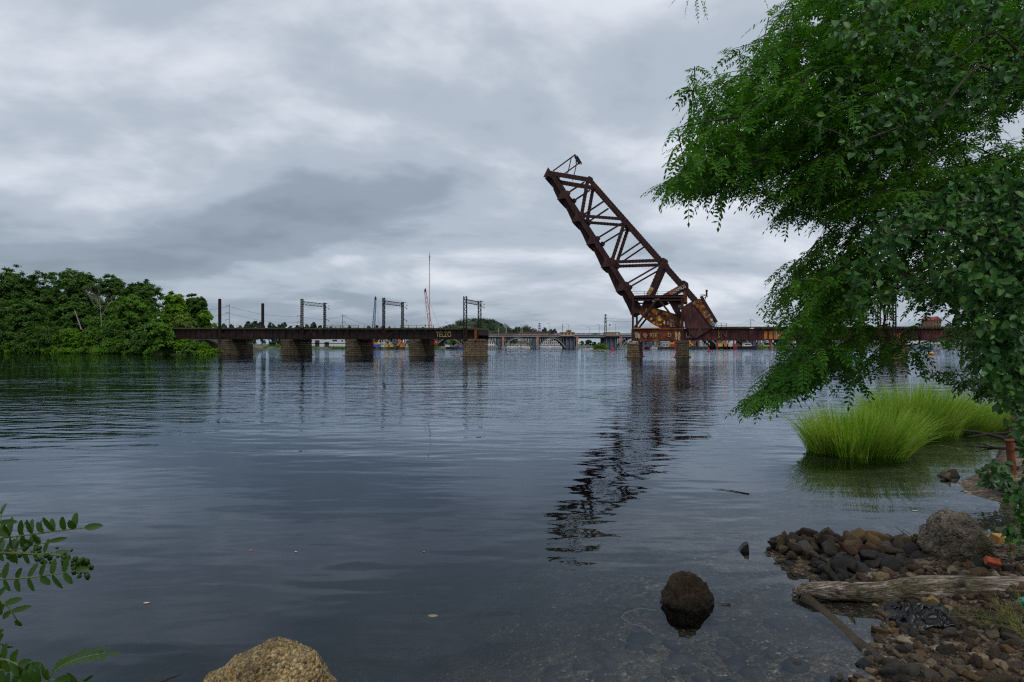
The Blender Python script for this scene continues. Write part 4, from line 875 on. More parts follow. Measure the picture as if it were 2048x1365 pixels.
# cars on the far bridge
def car(px, c, lab):
    x = fx(px); z = fz(670.6); o = thing('passing_car', lab, 'car', (x, FY + 4, z), 'cars on the far road bridge'); m = plain('car_paint', c, .3)
    MB().prism([(x - 2.2, FY + 3, z + .4), (x + 2.2, FY + 3, z + .4), (x + 2.2, FY + 3, z + .95), (x + 1.3, FY + 3, z + 1.05), (x + .7, FY + 3, z + 1.65), (x - .9, FY + 3, z + 1.65), (x - 1.6, FY + 3, z + 1.0), (x - 2.2, FY + 3, z + .9)], (0, 1.8, 0)).put('body', m, o)
    MB().prism([(x + 1.1, FY + 2.97, z + 1.08), (x + .6, FY + 2.97, z + 1.55), (x - .8, FY + 2.97, z + 1.55), (x - 1.3, FY + 2.97, z + 1.08)], (0, .03, 0)).put('window', DKO, o)
    for dx in (-1.3, 1.3): MB().tube([(x + dx, FY + 2.9, z + .33), (x + dx, FY + 3.1, z + .33)], .33, 12).put('wheel', DKO, o)
car(1113, (.7, .7, .7), 'white car left of the bridge house on the far road bridge'); car(1195, (.7, .7, .7), 'white car nearing the brown bridge house on the far road bridge'); car(1190, (.5, .5, .52), 'silver car just behind the white one nearing the brown bridge house')

# ---- shore plant and boats
def excavator(label, px, Y, c, flip=1, sc=1.0):
    x = fx(px, Y); z = 1.4; o = thing('excavator', label, 'excavator', (x, Y, z), None); m = plain('excavator_paint', c, .5); f = flip
    MB().box((x - 1.6 * sc, Y - 1.2, z + 1), (x + 1.6 * sc, Y + 1.2, z + 2.4 * sc)).put('body', m, o); MB().box((x - 1.5 * f * sc - .6, Y - 1.3, z + 1.4), (x - 1.5 * f * sc + .7, Y - .2, z + 3.2 * sc)).put('cab', DKO, o)
    MB().box((x - 2 * sc, Y - 1.5, z - .1), (x + 2 * sc, Y - .9, z + .8)).box((x - 2 * sc, Y + .9, z - .1), (x + 2 * sc, Y + 1.5, z + .8)).put('tracks', DKO, o)
    MB().beam((x + 1 * f * sc, Y, z + 1.8), (x + 3.8 * f * sc, Y, z + 6.2 * sc), .7, .5).beam((x + 3.8 * f * sc, Y, z + 6.2 * sc), (x + 7.2 * f * sc, Y, z + 3.2 * sc), .6, .4).put('arm', m, o)
    MB().prism([(x + 7 * f * sc, Y - .6, z + 3.4 * sc), (x + 8 * f * sc, Y - .6, z + 2.6 * sc), (x + 7.4 * f * sc, Y - .6, z + 1.6 * sc), (x + 6.4 * f * sc, Y - .6, z + 2.2 * sc)], (0, 1.2, 0)).put('bucket', DKO, o)
excavator('yellow excavator with raised angular arm beside the third stone pier', 750, 431, (.55, .33, .03), 1, 1.25)
excavator('small orange excavator left of the fourth stone pier', 795, 432, (.55, .22, .02), 1, .7); excavator('orange excavator right of the fourth stone pier', 859, 432, (.65, .25, .02), 1, .8)
excavator('yellow excavator on the barge by the right bascule pier', 1385, 428, (.6, .42, .05), -1, .7)
def heap_box(name, label, cat, px, Y, w_, h, d, c, z=1.3, group=None):
    x = fx(px, Y); o = thing(name, label, cat, (x, Y, z), group); m = plain(name + '_paint', c, .6)
    MB().prism([(x - w_ / 2, Y - d / 2, z), (x + w_ / 2, Y - d / 2, z), (x + w_ / 2 + .25, Y - d / 2, z + h), (x - w_ / 2 - .25, Y - d / 2, z + h)], (0, d, 0)).put('body', m, o)
    mb = MB(); n = 5
    for i in range(n): xx = x - w_ / 2 + w_ * i / (n - 1); mb.box((xx - .08, Y - d / 2 - .14, z + .1), (xx + .08, Y - d / 2 - .01, z + h * .95))
    mb.box((x - w_ / 2 - .3, Y - d / 2 - .16, z + h - .15), (x + w_ / 2 + .3, Y - d / 2 - .01, z + h + .02)); mb.put('rib', m, o)
heap_box('skip_container', 'blue skip under the yellow excavator arm', 'skip', 755, 428, 4.5, 1.8, 2.4, (.03, .12, .4)); heap_box('skip_container', 'crimson skip left of the yellow excavator', 'skip', 741, 428, 4, 3, 2.4, (.4, .03, .07))
heap_box('skip_container', 'white tank trailer on the shore right of the third stone pier', 'trailer', 765, 429, 3, 1.6, 2.2, (.6, .6, .6)); heap_box('skip_container', 'dark red skip beside the right bascule pier', 'skip', 1349, 429, 5, 2.4, 2.4, (.45, .06, .03))
def boat(label, px, Y, L, hc, cc=(.7, .7, .7), mast=0, group=None, cabin=1.0, name='motor_boat', cat='boat'):
    x = fx(px, Y); o = thing(name, label, cat, (x, Y, 0), group); h = L * .12 + .35; bm_ = L * .16; st = []
    for i, f in enumerate((-.5, -.3, 0, .25, .42, .5)):
        wf = (1, 1, 1, .8, .4, .05)[i]; zt = h * (1 + .35 * max(0, f) * 2); st.append([(x + L * f, Y - bm_ * wf, zt), (x + L * f * .94, Y - bm_ * wf * .7, -.1), (x + L * f * .94, Y + bm_ * wf * .7, -.1), (x + L * f, Y + bm_ * wf, zt)])
    vs = [v for s_ in st for v in s_]; fs = []
    for i in range(5):
        for j in range(4): fs.append((i * 4 + j, i * 4 + (j + 1) % 4, (i + 1) * 4 + (j + 1) % 4, (i + 1) * 4 + j))
    fs += [(3, 2, 1, 0), (20, 21, 22, 23)]; MB().add(vs, fs).put('hull', plain('hull_paint', hc, .4), o)
    c = cabin; m = plain('cabin_paint', cc, .4)
    cb = MB().prism([(x - L * .28, Y - bm_ * .7, h), (x + L * .2, Y - bm_ * .7, h), (x + L * .1, Y - bm_ * .7, h + 1.3 * c), (x - L * .25, Y - bm_ * .7, h + 1.3 * c)], (0, bm_ * 1.4, 0)); cb = cb.put('cabin', m, o)
    MB().prism([(x - L * .22, Y - bm_ * .7 - .03, h + .55 * c), (x + L * .13, Y - bm_ * .7 - .03, h + .55 * c), (x + L * .09, Y - bm_ * .7 - .03, h + 1.05 * c), (x - L * .22, Y - bm_ * .7 - .03, h + 1.05 * c)], (0, .03, 0)).put('window', DKO, cb)
    mb = MB(); mb.tube([(x - L * .1, Y, h + 1.2 * c), (x - L * .1, Y, h + 1.3 * c + max(1.2, mast))], .07, 5)
    if mast: mb.tube([(x - L * .3, Y, h + 2.5), (x - L * .1, Y, h + 1.3 + mast), (x + L * .45, Y, h + 1)], .03, 4, cap=False)
    else: mb.box((x - L * .3, Y - bm_ * .6, h + 1.8 * c), (x + L * .02, Y + bm_ * .6, h + 1.9 * c)).tube([(x - L * .28, Y - bm_ * .5, h + 1.2 * c), (x - L * .28, Y - bm_ * .5, h + 1.8 * c)], .05, 4)
    mb.put('mast', m, o); return o
for i, (px, L, lab) in enumerate(((1018, 6.5, 'leftmost white boat in the marina'), (1027, 8, 'white cabin boat second from left in the marina'), (1036, 7, 'white boat under the tan house'), (1044, 8.5, 'larger white boat right of the tan house'), (1052, 7, 'white boat before the pier of the second arch'), (1081, 8, 'dark-hulled boat left in the right marina group'), (1089, 7, 'white boat beneath the pale apartment block'), (1095, 6, 'small white boat beside the dark-hulled one'), (1104, 9, 'largest white yacht in the right marina group'), (1115, 7.5, 'rightmost white boat in the marina'))):
    boat(lab + ' beyond the arches', px, 500 + (i % 3) * 6, L, (.7, .7, .72) if i != 5 else (.06, .08, .14), group='moored boats of the marina', cabin=1.3)
boat('white and blue boat at the shore left of the end pier of the left bridge', 917, 432, 9, (.05, .1, .4), (.7, .25, .2)); boat('long dark boat left of the end pier of the left bridge', 905, 431, 10, (.04, .05, .08), (.3, .32, .35), cabin=.7)
boat('small white motor boat left of the bushy islet', 1177, 290, 6, (.6, .62, .65), (.3, .3, .35), cabin=.8)
boat('blue workboat with a white wheelhouse beyond the orange mooring buoy', 1852, 395, 10, (.03, .09, .22), (.55, .6, .65), cabin=1.7, name='work_boat'); boat('dark-hulled workboat with white wheelhouse beyond the red buoy', 1496, 410, 13, (.03, .03, .04), (.65, .65, .65), cabin=1.5, name='work_boat')
boat('small pale boat between the two bascule piers', 1308, 415, 5, (.5, .5, .45), (.5, .5, .5), cabin=.7)
for px, L, c, lab in ((1418, 34, (.03, .04, .06), 'long black barge by the far shore right of the right bascule pier'), (1453, 24, (.16, .04, .06), 'dark red barge beside the black one'), (1335, 26, (.05, .035, .03), 'low brown barge between the two bascule piers')):
    Y = 425; x = fx(px, Y); o = thing('barge', lab, 'barge', (x, Y, 0)); MB().prism([(x - L / 2, Y, -.2), (x + L / 2, Y, -.2), (x + L / 2 + .8, Y, 1.6), (x - L / 2 - .8, Y, 1.6)], (0, 8, 0)).put('hull', plain('barge_paint', c), o)
    mb = MB(); n = int(L / 2.5)
    for i in range(n): xx = x - L / 2 + L * (i + .5) / n; mb.tube([(xx, Y - .15, .2), (xx, Y - .15, 1.2)], .3, 6)
    mb.put('fender', DKO, o)
SZ = ['first from the left', 'second from the left', 'third from the left', 'beside the pale one', 'tall and pale', 'next to the tall pale one', 'low and wide', 'leftmost', 'second along', 'third along', 'low one', 'before the green slope', 'long and low', 'by the tank trailer', 'small one', 'by the fourth pier', 'by the long dark boat', 'far left', 'next to the pale boat']
cols = [(.6, .45, .1), (.55, .2, .06), (.6, .6, .58), (.35, .06, .05), (.08, .12, .2), (.45, .42, .35), (.55, .35, .1)]
rr = random.Random(8)
for i, (px, w_, h) in enumerate(((1345, 4, 3), (1352, 3, 4.2), (1366, 4, 2.2), (1390, 3, 4), (1394, 2.6, 5), (1401, 3, 3.4), (1382, 5, 2), (1440, 5, 2.4), (1450, 4, 3), (1458, 4, 2.2), (1471, 5, 1.6), (1515, 7, 1.6), (1530, 8, 1.4), (775, 4, 2), (782, 3, 1.6), (805, 3, 2.2), (895, 3, 1.6), (1288, 4, 1.4), (1300, 4, 1.2))):
    z = 1.6 if 1325 < px < 1475 else 1.3; c = cols[i % 7]; nm = ('orange', 'red-brown', 'white', 'dark red', 'navy', 'grey', 'amber'); cn = ('amber', 'orange', 'white', 'dark red', 'navy', 'beige', 'yellow')[i % 7]
    where = 'by the left bridge' if px < 1000 else ('between the bascule piers' if px < 1347 else ('right of the bascule' if px < 1430 else 'by the red barge'))
    heap_box('cargo_bin', f'{cn} cargo bin {where}, {SZ[i]}', 'bin', px, 430, w_, h, 2.5, c, z, 'bins and plant on the far shore')
for px, tp in ((1434.5, 680), (1467.5, 680), (1541, 683), (1351.5, 684)):
    x = fx(px, 420); MB().beam((x, 420, -3), (x, 420, fz(tp - 2, 420)), .9, .9).box((x - .7, 419.3, fz(tp - 2, 420)), (x + .7, 420.7, fz(tp - 2, 420) + .3)).put('mooring_pile', plain('red_pile', (.3, .03, .04)), org=(x, 420, 0), label='dark red mooring pile at the far barges', cat='pile', group='red mooring piles at the barges')
for i in range(7):
    x = fx(1866 + i * 7.5, 415); MB().tube([(x, 415, -3), (x, 415, fz(687, 415)), (x, 415, fz(686, 415))], [.3, .28, .05], 6).put('dock_pile', plain('grey_timber', (.3, .31, .27)), org=(x, 415, 0), label='pale timber pile in the row right of the blue workboat', cat='pile', group='pale dock piles')
# islet, mark and buoys
def islet_h(X, Y):
    d = 1 - ((X - fx(1200, 285)) / 5.0) ** 2 - ((Y - 286) / 4) ** 2; return np.where(d > 0, .9 * d ** .5, np.maximum(-3, d)) + .15 * vnoise(X, Y, .9, 44)
terrain('islet', np.linspace(fx(1200, 285) - 8, fx(1200, 285) + 8, 40), np.linspace(280, 292, 30), islet_h, mat('islet_stones', (.20, .19, .17), (.06, .06, .05), 1.2, .9, .1))
rg = np.random.RandomState(61)
for i, (px, tp, wpx) in enumerate(((1190, 688.5, 14), (1201, 685.5, 16), (1211, 689, 12))):
    org, h, wd = T_at(px, tp, wpx, 285, .5); o = thing('islet_bush', ('low bush on the left end of the islet', 'tallest bush in the middle of the islet', 'bush on the right end of the islet')[i], 'bush', org)
    lob = [((org[0] + rg.uniform(-.3, .3) * wd, 285 + rg.uniform(-1, 1), org[2] + h * rg.uniform(.2, .6)), (wd * .28, wd * .28, h * .36)) for _ in range(5)]
    put('foliage', crown('bush', lob, 1800, .42, rg, .3, 25), GR_BRT if i else GR_MID, o); mb = MB()
    for c, r in lob: mb.tube([Vector(org), Vector(c)], [.06, .03], 4)
    mb.put('stems', BARK, o)
x = fx(1226, 285); o = thing('channel_marker', 'square bright red channel marker right of the islet', 'channel marker', (x, 285, 0)); MB().tube([(x, 285, -2), (x, 285, 1.2)], .15, 8).put('post', DKO, o); MB().box((x - .55, 284.8, .35), (x + .55, 284.95, 1.4)).put('board', plain('bright_red_board', (.85, .02, .01), .5), o)
def buoy(label, px, py, c, r, h, shape='can'):
    Y = CH * FP / (py - HZ); x = fx(px, Y); o = thing('buoy', label, 'buoy', (x, Y, 0)); m = plain('buoy_paint', c, .4)
    if shape == 'can': MB().tube([(x, Y, -.3), (x, Y, h * .35), (x, Y, h * .4), (x, Y, h), (x, Y, h * 1.05)], [r, r, r * .7, r * .55, r * .3], 12).put('float', m, o)
    else: MB().tube([(x, Y, h * (-.4 + 1.4 * i / 8)) for i in range(9)], [r * math.sin(math.pi * (i + .6) / 9.2) ** .6 for i in range(9)], 14).put('float', m, o)
    MB().tube([(x, Y, h), (x, Y, h + r * .5)], r * .12, 6).put('lifting_eye', DKO, o)
buoy('red can buoy right of the right bascule pier', 1417.5, 704, (.5, .03, .05), .5, 1.6); buoy('small green can buoy right of the red buoy', 1442.5, 702, (.02, .2, .1), .5, .9); buoy('round orange and white mooring buoy before the blue workboat', 1862, 708.5, (.7, .33, .08), .75, .8, 'ball')

# ---- far trees
protos = []
for i, (m, sq) in enumerate(((GR_BLUE, 1), (GR_BLUE, 1), (GR_DARK, 1), (GR_MID, 1))):
    o = build_tree('distant_tree', 'dark green rounded tree in the treeline of the far shore', (0, 0, 0), 10, 9 + i, 200 + i, m, 2200, .95, 'treeline of the far shore', .05, nl=8); protos.append(o)
ft = [(440, 652, 18), (449, 648, 20), (463, 650, 18), (480, 652, 18), (495, 644, 24), (509, 643, 24), (523, 645, 22), (543, 646, 22), (556, 650, 16), (566, 645.5, 22), (582, 653, 16), (597, 651, 20), (613, 650, 20), (626, 645, 22), (640, 652, 16), (662, 654, 18), (700, 653, 16), (738, 653, 14), (752, 651.5, 16), (765, 652, 18), (780, 655, 16), (848, 655, 16), (1088, 656, 14), (1100, 659, 14), (1110, 659, 14),
      (545, 684, 20), (560, 682, 24), (575, 680, 22), (590, 683, 20), (885, 679, 24), (905, 680, 26), (920, 682, 20), (1012, 682, 14), (1024, 680, 20), (1066, 681, 14), (1164, 682, 16), (1176, 680, 20), (1188, 684, 16), (1200, 685, 14), (1250, 684, 14), (1262, 682, 16), (1300, 681, 18), (1318, 682, 18), (1345, 681, 20), (1372, 680, 20), (1395, 682, 18),
      (1408, 682, 18), (1428, 681, 20), (1480, 682, 20), (1500, 683, 20), (1535, 683, 22), (1556, 680, 26), (1575, 676, 26), (1600, 680, 28), (1640, 679, 30), (1670, 681, 28), (1700, 680, 28), (1728, 678, 30), (1752, 683, 24), (1776, 650, 30), (1822, 684, 24), (1850, 648, 30), (1870, 651, 24), (1900, 648, 34), (1935, 652, 34), (1890, 684, 26), (1915, 683, 26), (1950, 682, 30), (1985, 650, 34), (2020, 654, 40), (2060, 650, 40), (1645, 652, 30), (1690, 655, 30)]
used = set()
for i, (px, tp, wpx) in enumerate(ft):
    Y = 600 + (i * 37) % 70 if px < 860 or 1080 < px < 1140 or tp < 670 else (545 if px < 1150 else 560 + (i * 13) % 40)
    if px > 1590 and tp > 670: Y = 445
    if 540 <= px <= 595 and tp > 670: Y = 450
    zb = 1.3; h = fz(tp, Y) - zb; wd = wpx / FP * Y; k = i % 4 if tp > 670 else i % 2
    o = protos[k] if k not in used else copytree(protos[k]); used.add(k)
    o.location = (fx(px, Y), Y, zb); s_ = h / 10; sw = max(wd / (9 + k), s_ * .55); o.scale = (sw, sw, s_); o.rotation_euler = (0, 0, i * 1.3)
    if tp > 670: o['label'] = 'low green tree standing under the bridge decks on the far shore'; o['group'] = 'low trees seen under the bridge decks'
for k in range(4):
    if k not in used: bpy.data.objects.remove(protos[k])
# woods on the hill: a mass no one could count
rg = np.random.RandomState(77); lob = []
while len(lob) < 420:
    X, Y = rg.uniform(-112, 42), rg.uniform(640, 800); z = float(hill_h(np.array(X), np.array(Y)))
    if z < 3: continue
    r = rg.uniform(3.5, 6.5); lob.append(((X, Y, z - 1), (r, r, r * rg.uniform(.6, .95))))
put('hill_woods', crown('woods', lob, 46000, 1.25, rg, .35, 18), GR_BLUE, label='dense dark green woods covering the rounded hill', cat='woods', kind='stuff')
# shoreline scrub and riprap in front of the far shore
rg = np.random.RandomState(78); lob = []
for i in range(150):
    px = rg.uniform(530, 960) if i < 95 else rg.uniform(1500, 1640); Y = 430 if i < 95 else 422; lob.append(((fx(px, Y), Y + rg.uniform(0, 5), 1.0), (rg.uniform(1, 2.2), 1.2, rg.uniform(.5, 1.0 if px > 600 else 2.2))))
put('shore_scrub', crown('scrub', lob, 9000, .6, rg, .5, 12), GR_BRT, label='low green scrub along the edge of the far shore', cat='scrub', kind='stuff')

# ================================================================== FOREGROUND
import bmesh
def ico(sub):
    bm = bmesh.new(); bmesh.ops.create_icosphere(bm, subdivisions=sub, radius=1); v = np.array([x.co[:] for x in bm.verts]); f = np.array([[q.index for q in x.verts] for x in bm.faces]); bm.free(); return v, f
ICO = {k: ico(k) for k in (1, 2, 3, 4, 5)}
BLK = 0
def rock_vf(rng, sub, ax=(1, 1, 1), planes=9, rough=.03, cut=(.55, .9)):
    v, f = ICO[sub]
    if BLK: v = v / np.abs(v @ np.linalg.qr(rng.normal(size=(3, 3)))[0]).max(1)[:, None] * .80; planes = 5
    n = rdir(rng, planes); d = rng.uniform(*cut, planes); dt = v @ n.T; dt = np.where(dt > .05, dt, 1e-6)
    r = np.minimum(1.12, (d / dt).min(1)); p = v * r[:, None]
    if rough:
        for sc_, am in ((2.2, rough * 1.6), (5, rough), (11, rough * .5)):
            if sub < 3 and sc_ > 5: continue
            q = np.array([mnoise.noise(Vector(x * sc_ + 7.1 * rng.rand() * 0 + planes)) for x in p]); p = p * (1 + am * q)[:, None]
    return p * np.array(ax), f
def wet(t, p, col, z0=.02, z1=.13):
    ge = N(t, 'ShaderNodeNewGeometry'); sp = N(t, 'ShaderNodeSeparateXYZ'); t.links.new(ge.outputs['Position'], sp.inputs[0]); n = noise_(t, ge.outputs['Position'], 9, 4)
    z = math_(t, 'ADD', sp.outputs[2], math_(t, 'MULTIPLY', math_(t, 'SUBTRACT', n, .5), -.12)); mr = N(t, 'ShaderNodeMapRange', i_1=z0, i_2=z1, i_3=1.0, i_4=0.0); t.links.new(z, mr.inputs[0])
    t.links.new(mixc(t, mr.outputs[0], col, mixc(t, 1.0, col, (.30, .32, .26), 'MULTIPLY')), p.inputs['Base Color']); r = N(t, 'ShaderNodeMapRange', i_1=0.0, i_2=1.0, i_3=.88, i_4=.35); t.links.new(mr.outputs[0], r.inputs[0]); t.links.new(r.outputs[0], p.inputs['Roughness'])
def rockmat(name, cols, scale=3, b_=.015, rough=.85, spec=.3):
    m, t, p = base(name, rough, spec); v = coords(t); oi = N(t, 'ShaderNodeObjectInfo')
    n = noise_(t, v, scale, 7, .65); x = math_(t, 'ADD', math_(t, 'MULTIPLY', n, .7), math_(t, 'MULTIPLY', math_(t, 'SUBTRACT', oi.outputs['Random'], .35), .75), True)
    r = ramp(t, [(.15 + .7 * i / (len(cols) - 1), c) for i, c in enumerate(cols)]); t.links.new(x, r.inputs[0])
    n2 = noise_(t, v, scale * 9, 5, .7); col = mixc(t, .8, r.outputs[0], mixc(t, 1.0, r.outputs[0], ramp_of(t, n2, .35, .65, .4, 1.6), 'MULTIPLY')); wet(t, p, col); bump(t, p, n2, b_); return m
ROCK = rockmat('river_stone', [(.035, .028, .022), (.10, .065, .034), (.065, .055, .045), (.15, .095, .045), (.12, .10, .075), (.21, .15, .085)])
ROCKW = rockmat('wet_dark_stone', [(.012, .012, .012), (.028, .024, .02), (.02, .02, .022), (.045, .035, .022)], rough=.35, spec=.5)
def conglom(name, cols, scale, moss=None):
    m, t, p = base(name, .88, .25); v = coords(t); vo = N(t, 'ShaderNodeTexVoronoi', i_Scale=scale, i_Randomness=1.0); t.links.new(v, vo.inputs['Vector'])
    sx = N(t, 'ShaderNodeSeparateColor'); t.links.new(vo.outputs['Color'], sx.inputs[0]); r = ramp(t, [(i / (len(cols) - 1), c) for i, c in enumerate(cols)]); t.links.new(sx.outputs[0], r.inputs[0])
    n = noise_(t, v, 2.2, 7, .65); n2 = noise_(t, v, scale * 1.3, 5, .7)
    col = mixc(t, 1.0, r.outputs[0], ramp_of(t, n, .35, .62, .45, 1.25), 'MULTIPLY'); col = mixc(t, .7, col, mixc(t, 1.0, col, ramp_of(t, n2, .35, .6, .3, 1.5), 'MULTIPLY'))
    if moss: col = mixc(t, ramp_of(t, noise_(t, v, 1.4, 4), .52, .62, 0, .8), col, moss)
    wet(t, p, col); h = math_(t, 'ADD', math_(t, 'MULTIPLY', vo.outputs['Distance'], -1.2), math_(t, 'MULTIPLY', n2, .8)); bump(t, p, h, .035); return m
def boulder(name, label, c, ax, seed, sub, m, planes=8, rough=.05, rot=0, cut=(.6, .95)):
    rng = np.random.RandomState(seed); v, f = rock_vf(rng, sub, (1, 1, 1), planes, rough, cut); a = np.array([[math.cos(rot), -math.sin(rot), 0], [math.sin(rot), math.cos(rot), 0], [0, 0, 1]])
    v = (v * np.array(ax)) @ a.T + np.array(c); return put(name, bits(name, v, f, smooth=sub > 3), m, org=c, label=label, cat='boulder' if name == 'boulder' else 'rock')
# front boulder: traced profile with real thickness, pebbly conglomerate
def front_boulder(prof=None, cuts=None, sd=0.0, rough=1.0):
    rng = np.random.RandomState(4); v, f = ICO[5]; v = v.copy(); prof = prof or [(-1, 0.0), (-.80, .38), (-.59, .62), (-.3, .80), (-.02, .95), (.16, 1.0), (.33, .97), (.52, .84), (.68, .62), (.85, .3), (1, 0)]
    X = v[:, 0]; hz = np.interp(X, [a for a, _ in prof], [c for _, c in prof]); w_ = np.sqrt(np.maximum(1e-4, 1 - X ** 2))
    z = np.where(v[:, 2] > 0, v[:, 2] / w_ * hz, v[:, 2]); z = np.minimum(z, hz)
    p = np.stack([X, v[:, 1], z], 1)
    for n_, d_ in cuts or (((.55, -.6, .58), .66), ((-.3, -.7, .65), .70), ((.8, -.3, .45), .74), ((.1, -.95, .2), .8)):
        n_ = np.array(n_) / np.linalg.norm(n_); k = p @ n_ - d_; p = p - np.where(k > 0, k * .8, 0)[:, None] * n_
    q = np.array([mnoise.noise(Vector(x * 3 + sd)) * .09 + mnoise.noise(Vector(x * 8 + sd)) * .05 + mnoise.noise(Vector(x * 22)) * .03 for x in p]) * rough; p = p * (1 + q)[:, None]
    return p, f
v, f = front_boulder(); bc = Vector((-1.86, 4.42, 0)); v = v * np.array([.66, .55, .69]) + np.array(bc)
put('boulder', bits('boulder', v, f, smooth=True), conglom('pebbly_conglomerate', [(.12, .085, .04), (.46, .32, .13), (.28, .22, .14), (.60, .46, .22), (.20, .16, .12), (.42, .27, .08)], 38), org=bc, label='big tan pebbly boulder cut off by the bottom edge of the photo', cat='boulder')
g = G(1381, 1222); v, f = front_boulder([(-1, 0), (-.93, .30), (-.66, .72), (-.40, .96), (-.1, 1.0), (.15, .98), (.45, .86), (.72, .62), (.9, .3), (1, 0)], (((.5, -.75, .45), .60), ((-.45, -.8, .35), .66), ((.0, -.95, .3), .74), ((-.8, -.5, .3), .8)), 5.3, 1.8)
v = v * np.array([.29, .25, .32]) + np.array([g.x + .035, g.y + .20, .01]); put('rock', bits('rock', v, f, smooth=True), rockmat('brown_water_rock', [(.022, .016, .011), (.065, .042, .022), (.035, .027, .02), (.11, .07, .035)], 5, .04), org=(g.x, g.y + .2, 0), label='brown blunt cone-shaped rock standing alone in the shallow water', cat='rock')
g = G(1486, 1104); mb = MB(); mb.prism([(g.x - .13, g.y, -.1), (g.x + .10, g.y, -.1), (g.x + .075, g.y, .115), (g.x + .02, g.y, .085)], (0.02, .12, 0)); mb.put('rock', ROCKW, org=g, label='small dark pointed shard of rock poking out of the water left of the stone spit', cat='rock')
g = G(1938, 1150); boulder('boulder', 'round pitted grey-brown boulder on the right shore above the driftwood log', (g.x, g.y + .25, .30), (.37, .34, .40), 21, 5, conglom('pitted_granite', [(.17, .14, .10), (.24, .20, .15), (.12, .10, .08), (.30, .25, .19)], 30, (.05, .055, .02)), 12, .08, 0, (.82, 1.0))

# stones of the spit and the shore
rng = np.random.RandomState(31); RP = []
for i in range(16):
    BLK = i % 2; vv_, ff = rock_vf(rng, 3, (1, rng.uniform(.55, .9), rng.uniform(.42, .8)), rng.randint(13, 18), .015, (.50, .82)); RP.append(bits('stone', vv_, ff))
RPn = [0]
def stone(x, y, z, s_, label, group, m, rx=.5):
    me = RP[rng.randint(16)]; nm = me.name + ('_w' if m is ROCKW else '')
    me2 = STM.get((me.name, m.name))
    if me2 is None:
        me2 = me.copy(); me2.materials.append(m); STM[(me.name, m.name)] = me2
    o = bpy.data.objects.new('stone', me2); COL.objects.link(o); o.location = (x, y, z); o.scale = (s_, s_, s_)
    o.rotation_euler = (rng.normal() * rx, rng.normal() * rx, rng.rand() * 6.28); o['label'] = label; o['category'] = 'stone'; o['group'] = group; ORG[o.name] = Vector((x, y, z)); return o
BLK = 0
STM = {}
tones = {'buff': [(.14, .11, .07), (.26, .21, .14), (.20, .15, .09)], 'ochre': [(.06, .042, .02), (.13, .085, .035), (.09, .065, .035)], 'brown': [(.022, .017, .013), (.06, .042, .024), (.038, .030, .022)], 'grey': [(.03, .029, .026), (.085, .078, .066), (.05, .047, .04)], 'rust-brown': [(.035, .020, .014), (.08, .045, .026), (.055, .034, .022)]}
TM = {k: rockmat(k.replace('-', '_') + '_stone', v, 4, .012) for k, v in tones.items()}; TM['dark wet'] = ROCKW
def place(x, y, z, s_, tone, where, group, rx=.5): return stone(x, y, z, s_, f'{"large " if s_ > .13 else ""}{tone} stone {where}', group, TM[tone], rx)
spit = [(1536, 1100), (1548, 1086), (1600, 1080), (1700, 1082), (1800, 1088), (1885, 1096), (1890, 1158), (1830, 1166), (1760, 1168), (1690, 1170), (1640, 1155), (1585, 1136), (1550, 1122)]
spw = [(G(*p).x, G(*p).y) for p in spit]
def inside(poly, x, y): return float(sdf(poly, np.array([[x]]), np.array([[y]]))[0, 0])
def pick(t): return ('brown', 'brown', 'ochre', 'grey', 'rust-brown')[rng.randint(5)] if t == 0 else ('brown', 'buff', 'ochre', 'grey', 'rust-brown', 'grey', 'brown')[rng.randint(7)]
cnt = 0; placed = []
while cnt < 185:
    x, y = rng.uniform(3.2, 6.7), rng.uniform(7.2, 9.2); d = inside(spw, x, y)
    if d < -.02: continue
    s_ = rng.uniform(.065, .155) if d > .06 else rng.uniform(.06, .11)
    if any((x - a) ** 2 + (y - c) ** 2 < (.50 * min(s_, e)) ** 2 for a, c, e in placed): continue
    placed.append((x, y, s_)); lift = min(.17, max(0, d) * .5) * rng.uniform(.6, 1.1); low = y < 7.75 + .12 * (x > 5) or d < .07
    z = max(.0, nh(x, y)) * .3 + lift + s_ * .15
    if low: place(x, y, z, s_, 'dark wet', 'along the water edge of the stone spit', 'wet stones edging the spit')
    else: place(x, y, z, s_, pick(0), 'heaped on the spit beyond the driftwood log', 'stones heaped on the spit')
    cnt += 1
for i in range(26):
    x, y = (rng.uniform(5.3, 7.4), rng.uniform(7.3, 8.9)) if i < 14 else (rng.uniform(9.0, 11.2), rng.uniform(11.6, 13.3))
    if i < 14 and (x - 5.75) ** 2 + (y - 7.9) ** 2 < .2: continue
    s_ = rng.uniform(.07, .13) * (1.0 if i < 14 else 1.5); place(x, y, max(0.0, nh(x, y)) + s_ * .2, s_, pick(0), 'lying around the pitted boulder' if i < 14 else 'on the small point by the rusty post', 'stones around the pitted boulder' if i < 14 else 'stones by the rusty post', .3)
cand = []; placed = []
while len(cand) < 620:                                 # near shore, lower right corner: the largest as objects, the rest as one mass
    x, y = rng.uniform(2.7, 7.5), rng.uniform(4.6, 7.4); d = inside(SHORE, x, y); px = 1024 + x / y * FP
    if d < -.12 or px > 2150: continue
    s_ = rng.uniform(.026, .085) * (1.5 if rng.rand() < .15 else 1)
    if any((x - a) ** 2 + (y - c) ** 2 < (.7 * min(s_, e)) ** 2 for a, c, e in placed): continue
    placed.append((x, y, s_)); cand.append((-s_ / y if px < 2048 else 0, x, y, s_, d))
cand.sort(); RV, RF, RR, off = [], [], [], 0
